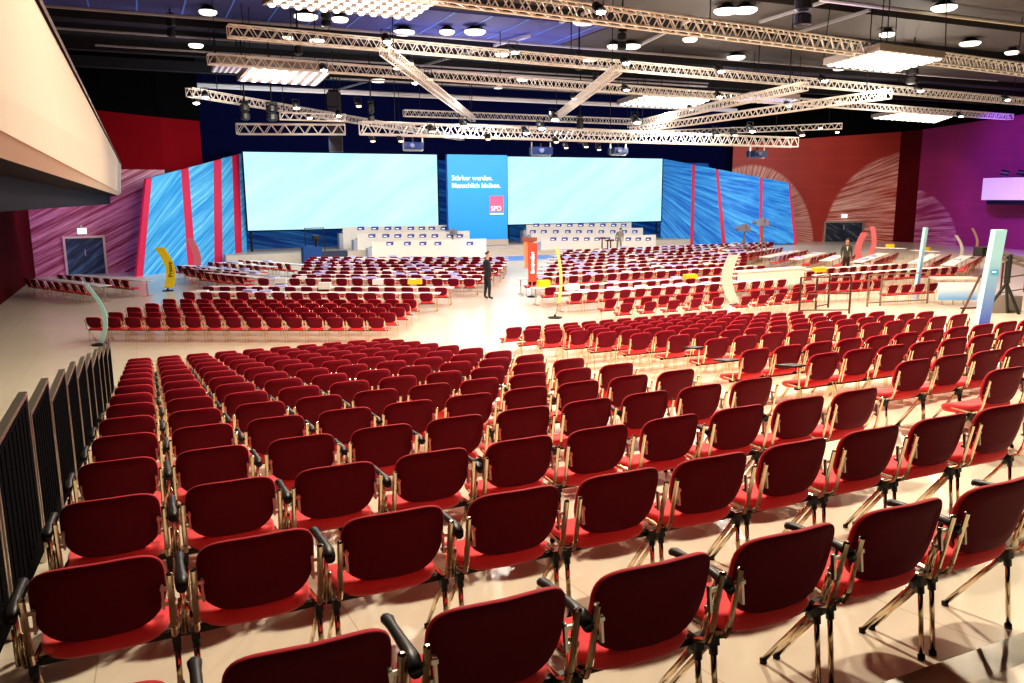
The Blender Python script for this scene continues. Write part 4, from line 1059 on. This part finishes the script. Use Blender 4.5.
# ------------------------------------------------------------------ trusses
def truss(A, Bq, w, label, name='lighting_truss'):
    """box truss between two points: four chords and zigzag bracing"""
    w *= .76
    A, Bq = Vector(A), Vector(Bq); d = Bq-A; L = d.length; rz = math.atan2(d.y, d.x); sl = math.asin(d.z/L)
    o = thing(name, label, 'truss', A, rz, None); o.rotation_euler = (0, -sl, rz); r = .040*w/.5
    for y in (-w/2, w/2):
        for z in (-w/2, w/2):
            b = MB(); b.bar((0, y, z), (L, y, z), r, trussm, 6); b.build('chord', o)
    b = MB(); n = max(2, int(L/(w*1.25))); st = L/n; q = r*.62
    for i in range(n):
        x0, x1 = i*st, (i+1)*st; xm = (x0+x1)/2
        for y in (-w/2, w/2): b.bar((x0, y, -w/2), (xm, y, w/2), q, trussm, 4); b.bar((xm, y, w/2), (x1, y, -w/2), q, trussm, 4)
        for z in (-w/2, w/2): b.bar((x0, -w/2, z), (x1, w/2, z), q, trussm, 4)
    for x in (0, L):
        for y in (-w/2, w/2): b.bar((x, y, -w/2), (x, y, w/2), q, trussm, 4)
        for z in (-w/2, w/2): b.bar((x, -w/2, z), (x, w/2, z), q, trussm, 4)
    b.build('bracing', o)
    nh = max(2, int(L/9)+1)
    for i in range(nh):
        x = L*(.06+.88*i/(nh-1)); b = MB(); b.bar((x, 0, w/2), (x, 0, 11.6-A.z), .018, blackm, 4); b.build('hanging_cable', o)
    return o
ZT_ = 8.7
def tp(a, c, z=ZT_, z2=None): return on_z(*a, z), on_z(*c, z if z2 is None else z2)
truss(*tp((395, -12), (1040, 72)), .5, 'nearest long truss running past the warm light bank')
truss(*tp((228, 31), (1040, 103)), .42, 'second long truss, carrying the heads of both slanting trusses')
truss(*tp((208, 59), (1011, 117)), .42, 'third long truss behind the two longer ones')
truss(*tp((384, 50), (473, 119), 8.1), .34, 'slanting truss running toward the stage before the first screen')
truss(*tp((618, 69), (554, 119), 8.1), .34, 'slanting truss running toward the stage before the centre panel')
truss(*tp((361, 128), (795, 142.5), 6.9), .66, 'lowest wide truss hanging just in front of the screens')
truss(*tp((189, 92), (462, 138), 8.0), .40, 'long angled truss from the crimson wall to the stage')
truss(*tp((630, 125), (805, 86), 7.9), .38, 'angled truss crossing the third long truss, shorter one')
truss(*tp((632, 130), (889, 94), 7.45), .38, 'angled truss crossing toward the red wall, longer one')
truss(*tp((640, 134), (842, 126), 8.0), .42, 'short truss ending before the rust red wall')
truss(*tp((404, 113), (640, 122), 8.4), .42, 'straight truss behind the two slanting trusses')
truss(*tp((237, 129), (345, 129.5), 7.2), .6, 'short lower truss behind the hanging loudspeaker')
truss(*tp((280, 116), (345, 118), 7.6), .4, 'short upper truss behind the hanging loudspeaker')
truss(*tp((460, 127), (640, 134), 7.6), .45, 'dim truss between the lowest truss and the screens')

# light banks
def bank(p, label, z, nx, ny, mb, cell=.6, tubes=False, lit=True, power=0, col=(1, .9, .75)):
    """hanging rectangular bank of lamps facing down; p = four pixel corners"""
    P = [on_z(*q, z) for q in p]; c = sum(P, Vector())/4; o = thing('light_bank', label, 'light bank', c)
    Q = [q-c for q in P]
    b = MB(); b.add(Q+[q+Vector((0,0,.22)) for q in Q], [(0,1,2,3), (7,6,5,4), (0,4,5,1), (1,5,6,2), (2,6,7,3), (3,7,4,0)], bankb); b.build('housing', o)
    b = MB()
    lerp = lambda u, v: Q[0].lerp(Q[1], u).lerp(Q[3].lerp(Q[2], u), v)
    if tubes:
        for i in range(nx):
            u0, u1 = (i+.28)/nx, (i+.72)/nx
            b.add([lerp(u0, .05)-Vector((0,0,.03)), lerp(u1, .05)-Vector((0,0,.03)), lerp(u1, .95)-Vector((0,0,.03)), lerp(u0, .95)-Vector((0,0,.03))], [(0,1,2,3)], mb)
        b.build('lamp_tubes', o)
    else:
        for i in range(nx):
            for j in range(ny):
                q = lerp((i+.5)/nx, (j+.5)/ny); r = .6*min((Q[1]-Q[0]).length/nx, (Q[3]-Q[0]).length/ny)/2
                if not b.v: b.lathe([(r*1.0, .0), (r, -.03), (r*.6, -.07)], mb, 8); lm = b.mesh('lamp_bulb', True)
                obj('lamp_bulb', lm, o, q)
    for q in Q: b = MB(); b.bar(q+Vector((0,0,.2)), q*.9+Vector((0,0,11.6-c.z)), .015, blackm, 4); b.build('hanging_cable', o)
    if power:
        ld = bpy.data.lights.new('bank_light', 'SPOT'); ld.energy = power*.5; ld.color = col; ld.spot_size = math.radians(160); ld.spot_blend = .5; ld.shadow_soft_size = .3
        lo = bpy.data.objects.new('bank_light', ld); C.objects.link(lo); lo.location = c-Vector((0,0,.35))
    return o
bank([(262, 5), (412, 19), (446, -3), (300, -16)], 'bright bank of lamps at the top frame edge', ZT_-.1, 12, 6, bankg, power=1500)
bank([(237, 81), (317, 86), (333, 71), (250, 66)], 'bank of bright light strips above the angled truss', ZT_-.1, 8, 1, bankc, tubes=True, power=900, col=(.95, .95, 1))
bank([(211, 72), (238, 73), (246, 64), (216, 62)], 'dim bluish bank of strips beside the bright strip bank', ZT_-.1, 5, 1, bankd, tubes=True)
bank([(823, 65), (893, 72), (945, 58), (880, 50)], 'glaring warm bank of lamps under the nearest long truss', ZT_-.2, 9, 7, bankg, power=2600, col=(1, .84, .62))
bank([(617, 104.5), (688, 108.5), (712, 99), (645, 95)], 'bank of lamps between the angled and third long trusses', ZT_-.1, 12, 6, bankg, power=1700, col=(1, .92, .85))
bank([(871, 118), (935, 122.5), (953, 116), (905, 112)], 'bank of lamps above the dark corner strip', ZT_-.1, 12, 6, bankg, power=1700, col=(1, .88, .75))
bank([(735, 101), (785, 104), (800, 99), (752, 96)], 'dim violet bank of lamps beyond the third long truss', ZT_-.1, 8, 5, bankd)

# small lamps on the trusses
lampspots = [(598, 9, 1), (386, 39, 1), (513, 50, 1), (624, 61, 1), (719, 69, 1), (822, 79, 1), (918, 89, 1), (1005, 98, 1), (323, 68, 1), (395, 66, 0), (596, 80, 0), (625, 88, 1), (718, 95, 1), (787, 104, 1), (836, 100, 1), (959, 115, 1), (414, 81, 1), (428, 77, 0), (409, 61, 0),
             (573, 97, 1), (553, 117, 1), (463, 124, 1), (205, 95, 1), (196, 101, 1), (296, 106, 1), (309, 116, 1), (338, 114, 1), (358, 104, 0), (525, 131, 1), (540, 126, 1), (635, 120, 1), (715, 133, 0), (733, 133, 0), (750, 129, 1), (819, 127, 1), (836, 131, 1), (800, 133, 0), (431, 129, 0), (372, 139, 0), (487, 137, 0), (565, 146, 0), (585, 145, 0), (598, 148, 0), (400, 139, 0), (690, 108, 0), (555, 140, 0)]
M_lh = MB(); M_lh.bar((0, .12, .1), (0, -.12, -.08), .11, black, 10, r2=.13); LH = M_lh.mesh('housing', True)
M_ly = MB(); M_ly.bar((-.14, 0, 0), (-.14, 0, .26), .012, black, 4); M_ly.bar((.14, 0, 0), (.14, 0, .26), .012, black, 4); M_ly.bar((-.14, 0, .26), (.14, 0, .26), .012, black, 4); LY = M_ly.mesh('yoke')
M_ll = MB(); M_ll.lathe([(.12, 0), (.10, -.04), (.02, -.06)], bulb, 10, (0, -.13, -.09)); LL = M_ll.mesh('lens', True)
dimb = mat('dim_bulb', (1, .9, .8), .5, emit=(1, .8, .6), es=2.0); dimb.cycles.emission_sampling = 'NONE'
M_l2 = MB(); M_l2.lathe([(.12, 0), (.10, -.04), (.02, -.06)], dimb, 10, (0, -.13, -.09)); LL2 = M_l2.mesh('lens', True)
trl = [(395, -12, 1040, 72, 8.4), (228, 31, 1040, 103, 8.4), (208, 59, 1011, 117, 8.4), (189, 92, 462, 138, 7.75), (361, 128, 795, 142.5, 6.5)]
for k, (x, y, on) in enumerate(lampspots):
    best, zb_ = 99, 8.0
    for (a, b0_, c, d0_, z) in trl:
        if a-5 <= x <= c+5:
            e = abs(y-(b0_+(x-a)*(d0_-b0_)/(c-a))-5)
            if e < best: best, zb_ = e, z
    P = on_z(x, y, zb_)
    t = thing('truss_spotlight', None, 'spotlight', P, 0, 'small truss spotlights')
    t['label'] = ('brightly lit' if on else 'dim')+' small spotlight clamped under a lighting truss'
    obj('housing', LH, t); obj('yoke', LY, t); obj('lens', LL if on else LL2, t)
# hanging dark units
def hang(x, y0, y1, w, z, label, kind='loudspeaker'):
    A = on_z(x, (y0+y1)/2, z); s = zc(A)/FPX; H = (y1-y0)*s*1.02; W = w*s; o = thing('hanging_'+kind, label, kind, A, -.3)
    b = MB(); n = 4 if kind == 'loudspeaker' else 2
    for i in range(n):
        zc_ = H/2-H*(i+.5)/n
        if kind == 'loudspeaker': b.box((0, 0, zc_), (W, W*.9, H/n*.94), black if y1-y0 < 40 else mat('speaker_grey', (.045, .04, .05), .6))
        else: b.lathe([(W*.30, zc_-H/n*.45), (W*.48, zc_-H/n*.3), (W*.48, zc_+H/n*.3), (W*.3, zc_+H/n*.45)], black, 12)
    b.build('cabinet', o)
    b = MB(); b.bar((0, 0, H/2), (0, 0, 11.8-A.z), .03, blackm, 5); b.build('hanging_cable', o)
    b = MB(); b.box((0, 0, H/2+.06), (W*.8, W*.5, .1), blackm); b.build('bracket', o)
hang(335, 94, 151, 13, 7.8, 'tall dark loudspeaker column hanging before the first screen')
hang(803, -2, 27, 18, 9.3, 'black moving spotlight pair above the nearest long truss', 'spotlight_unit')
hang(622, 33, 50, 10, 9.2, 'black hanging unit above the second long truss', 'spotlight_unit')
hang(171, 17, 37, 9, 10.0, 'dark hanging unit below the violet slab near the balcony', 'spotlight_unit')
hang(298, 36, 55, 9, 9.2, 'black hanging unit above the third long truss', 'spotlight_unit')
hang(326, 12, 27, 10, 9.5, 'dark hanging unit beside the bright top light bank', 'spotlight_unit')
hang(245, 104, 120, 10, 7.5, 'dark rounded spotlight before the curtain, outer one', 'spotlight_unit')
hang(272, 105, 121, 12, 7.5, 'dark rounded spotlight before the curtain, inner one', 'spotlight_unit')
hang(912, 68, 84, 12, 9.0, 'black hanging unit under the warm light bank', 'spotlight_unit')
hang(579, 55, 70, 9, 9.2, 'black hanging unit between the long trusses, nearer slanting truss', 'spotlight_unit')
hang(371, 103, 125, 7, 7.8, 'thin dark unit at the end of the lowest truss', 'spotlight_unit')
hang(580, 118, 143, 7, 7.4, 'thin dark unit on the lowest truss beside the centre panel', 'spotlight_unit')
def projector(x, y, w, label):
    A = on_z(x, y, 6.35); s = zc(A)/FPX; W = w*s; o = thing('projector', label, 'projector', A, 0)
    b = MB(); b.box((0, 0, 0), (W, W*.8, W*.38), mat('projector_blue', (.02, .04, .14), .3)); b.build('body', o)
    b = MB(); b.bar((-W*.2, -W*.4, 0), (-W*.2, -W*.55, 0), W*.12, lens_, 10); b.build('lens', o)
    b = MB()
    for q in (-.55, .55): b.bar((W*q, 0, -W*.25), (W*q, 0, W*.45), .04, alu, 4)
    b.bar((-W*.55, 0, -W*.25), (W*.55, 0, -W*.25), .04, alu, 4); b.build('cage', o)
    b = MB(); b.bar((0, 0, W*.2), (0, 0, 6.75-A.z), .05, blackm, 5); b.build('hanging_bracket', o)
projector(413, 146, 18, 'caged projector under the lowest truss before the first screen')
projector(541, 151, 19, 'caged projector under the lowest truss beside the centre panel')
projector(618, 151, 16, 'caged projector under the lowest truss before the second screen')
projector(757, 154, 16, 'caged projector at the end of the lowest truss by the red wall')
# round ceiling lamps
discs = [(208, 12.8, 0), (306, 17.5, 1), (290, 37.5, 0), (317, 41.5, 0), (404, 33, 1), (447, 32.5, 0), (475, 32.5, 1), (584, 22.5, 1), (589, 59.6, 1), (498, 87.5, 0), (522, 80, 0), (614, 47, 0), (631, 47, 1), (726, 11.7, 1), (745, 10.8, 1), (736, 58, 1), (944, 8.5, 1), (970, 44, 1), (887, 35, 0), (839, 69, 0), (378, 81, 1), (196, 46, 0), (502, 55, 0), (340, 20, 0), (1012, 53, 0), (690, 40, 0)]
for k, (x, y, big) in enumerate(discs):
    P = on_z(x, y, 10.35); r = .42 if big else .30
    o = thing('ceiling_lamp', 'round white lamp disc hanging below the dark ceiling slabs', 'lamp', P, 0, 'round ceiling lamps')
    b = MB(); b.lathe([(r*.8, -.06), (r, 0), (r, .06)], lampd, 20); b.build('diffuser', o)
    b = MB(); b.lathe([(r*1.02, .06), (r*.7, .16), (.05, .3)], ceilm, 20); b.build('housing', o)

# ------------------------------------------------------------------ lights
AS = .5
def area(loc, aim, size, power, col, sy=None, spread=PI):
    ld = bpy.data.lights.new('area_light', 'AREA'); ld.shape = 'RECTANGLE'; ld.size = size; ld.size_y = sy or size; ld.energy = power*AS; ld.color = col; ld.spread = spread
    o = bpy.data.objects.new('area_light', ld); C.objects.link(o); o.location = loc
    o.rotation_euler = (Vector(aim)-Vector(loc)).to_track_quat('-Z', 'Y').to_euler()
    return o
def spot(loc, aim, power, col, ang=50, blend=.6, r=.3):
    ld = bpy.data.lights.new('spot_light', 'SPOT'); ld.energy = power; ld.color = col; ld.spot_size = math.radians(ang); ld.energy *= .45; ld.spot_blend = blend; ld.shadow_soft_size = r
    o = bpy.data.objects.new('spot_light', ld); C.objects.link(o); o.location = loc
    o.rotation_euler = (Vector(aim)-Vector(loc)).to_track_quat('-Z', 'Y').to_euler()
    return o
warm, cool, neutral = (1, .82, .58), (.86, .90, 1), (1, .92, .82)
# added overhead lamps over the near seating, warm on the far right side
def lamp(x, y, z, power, col, r=.22, ang=150, aim=None): return spot((x, y, z), aim or (x, y+.01, 0), power, col, ang, .5, r)
for x, y, z, p in ((3.5, 8.0, 9.4, 4300), (9.5, 8.0, 9.4, 5600), (15.5, 10.5, 9.2, 6200), (3.2, 15.5, 9.2, 1100), (7.5, 15.5, 9.0, 4000), (14, 15.5, 9.0, 5000), (20.5, 15.5, 9.0, 5200)):
    lamp(x, y, z, p, warm if x > 12 else (1, .86, .66) if x > 3.3 else (1, .74, .5))
# truss lamps over the middle and the tables
for x, y, p, c in ((6.5, 25, 800, neutral), (12, 26, 1700, (.94, .94, 1)), (19, 26, 1900, (.97, .95, 1)), (27, 26.5, 2600, warm), (11, 36, 2000, (1, .90, .92)), (18, 37, 2000, (1, .92, .94)), (27, 36, 2400, (1, .9, .85)), (36, 33, 3000, warm), (44, 33, 2600, warm), (33, 20, 2600, warm)):
    lamp(x, y, 8.3, p, c)
for x, y, z, p in ((9, 23, 7.6, 420), (19, 24, 7.6, 480), (30, 25, 7.6, 520), (14, 34, 7.2, 420), (26, 34, 7.2, 480), (38, 32, 7.6, 420), (5, 33, 7.4, 260)):  # added fill point lights that brighten the trusses
    ld = bpy.data.lights.new('point_light', 'POINT'); ld.energy = p; ld.color = (1, .92, .80); ld.shadow_soft_size = .12
    lo = bpy.data.objects.new('point_light', ld); C.objects.link(lo); lo.location = (x, y, z)
# stage wash: added area lights, kept out of view
for x in (10, 21, 31): area((x, 43, 6.6), (x, 51, 1.6), 3, 850, (1, .88, .78), 1)
for x, p in ((2, 380), (5, 380)): area((x+3, 42, 7.2), (x, 50, 2.5), 2, p, (.7, .9, 1), 1)
for x in (40, 44): area((x-2, 43, 7.4), (x+1, 52, 2.5), 2, 420, (.6, .8, 1), 1)
area((21, 47, .9), (23.5, 50, 0), 3, 60, (.3, .5, 1))
# red and purple washes
spot((2.5, 36, 7.5), (-1.5, 48.4, 2.0), 1500, (1, .75, .72), 55)
spot((-3.6, 41, 3.7), (-3.0, 48.5, 2.4), 2300, (.62, .30, 1), 90)
spot((4, 38, 9.0), (1.5, 48.4, 7.2), 600, (1, .5, .5), 40)
spot((38, 40, 8.3), (50, 52, 3.4), 6800, (1, .80, .62), 60)
spot((44, 33, 7.4), (55.5, 34, 4.5), 13000, (.32, .10, 1), 75, .5)
spot((46, 26, 7.4), (54.8, 24, 4.5), 8000, (.55, .12, .9), 80, .5)
spot((44, 41, 8.0), (56, 44.5, 3.5), 2600, (1, .6, .5), 40)
# balcony front and side aisle
spot((6, 9, 8.8), (-.7, 17, 5.4), 500, (1, .90, .76), 60)
area((-3.2, 24, 3.4), (-3.2, 24, 0), 2, 90, (1, .72, .45), 26)
area((-3, 12, 3.6), (-3, 12, 0), 1.6, 90, (1, .75, .5), 8)
# blue uplight onto the ceiling slabs
area((6, 21, 9.3), (6, 20, 12), 6, 330, (.35, .35, 1), 3)
area((20, 20, 9.3), (20, 19, 12), 8, 230, (.6, .5, .8), 3)
area((30, 14, 9.4), (30, 14, 12), 8, 200, (1, .85, .7), 4)
area((14, 32, 9.3), (14, 33, 12), 10, 160, (.3, .4, 1), 3)
area((22, 50, 9.3), (22, 57, 7.5), 20, 120, (.10, .2, 1), 2)

w = bpy.data.worlds.new('hall_air'); bpy.context.scene.world = w; w.use_nodes = True
w.node_tree.nodes['Background'].inputs[0].default_value = (.5, .42, .42, 1); w.node_tree.nodes['Background'].inputs[1].default_value = .05

# ------------------------------------------------------------------ camera and colour
cd = bpy.data.cameras.new('camera'); cam = bpy.data.objects.new('camera', cd); C.objects.link(cam)
cd.sensor_width = 36; cd.lens = FPX/1024*36; cd.clip_start = .05; cd.clip_end = 300
R = Matrix((RT, UP, -FW)).transposed(); cam.matrix_world = Matrix.Translation(CAM) @ R.to_4x4()
sc = bpy.context.scene; sc.camera = cam
sc.view_settings.view_transform = 'Standard'; sc.view_settings.look = 'Medium High Contrast'; sc.view_settings.exposure = 0.0; sc.view_settings.gamma = 1.0
sc.cycles.max_bounces = 5; sc.cycles.diffuse_bounces = 3; sc.cycles.glossy_bounces = 3; sc.cycles.sample_clamp_indirect = 4; sc.cycles.use_denoising = True
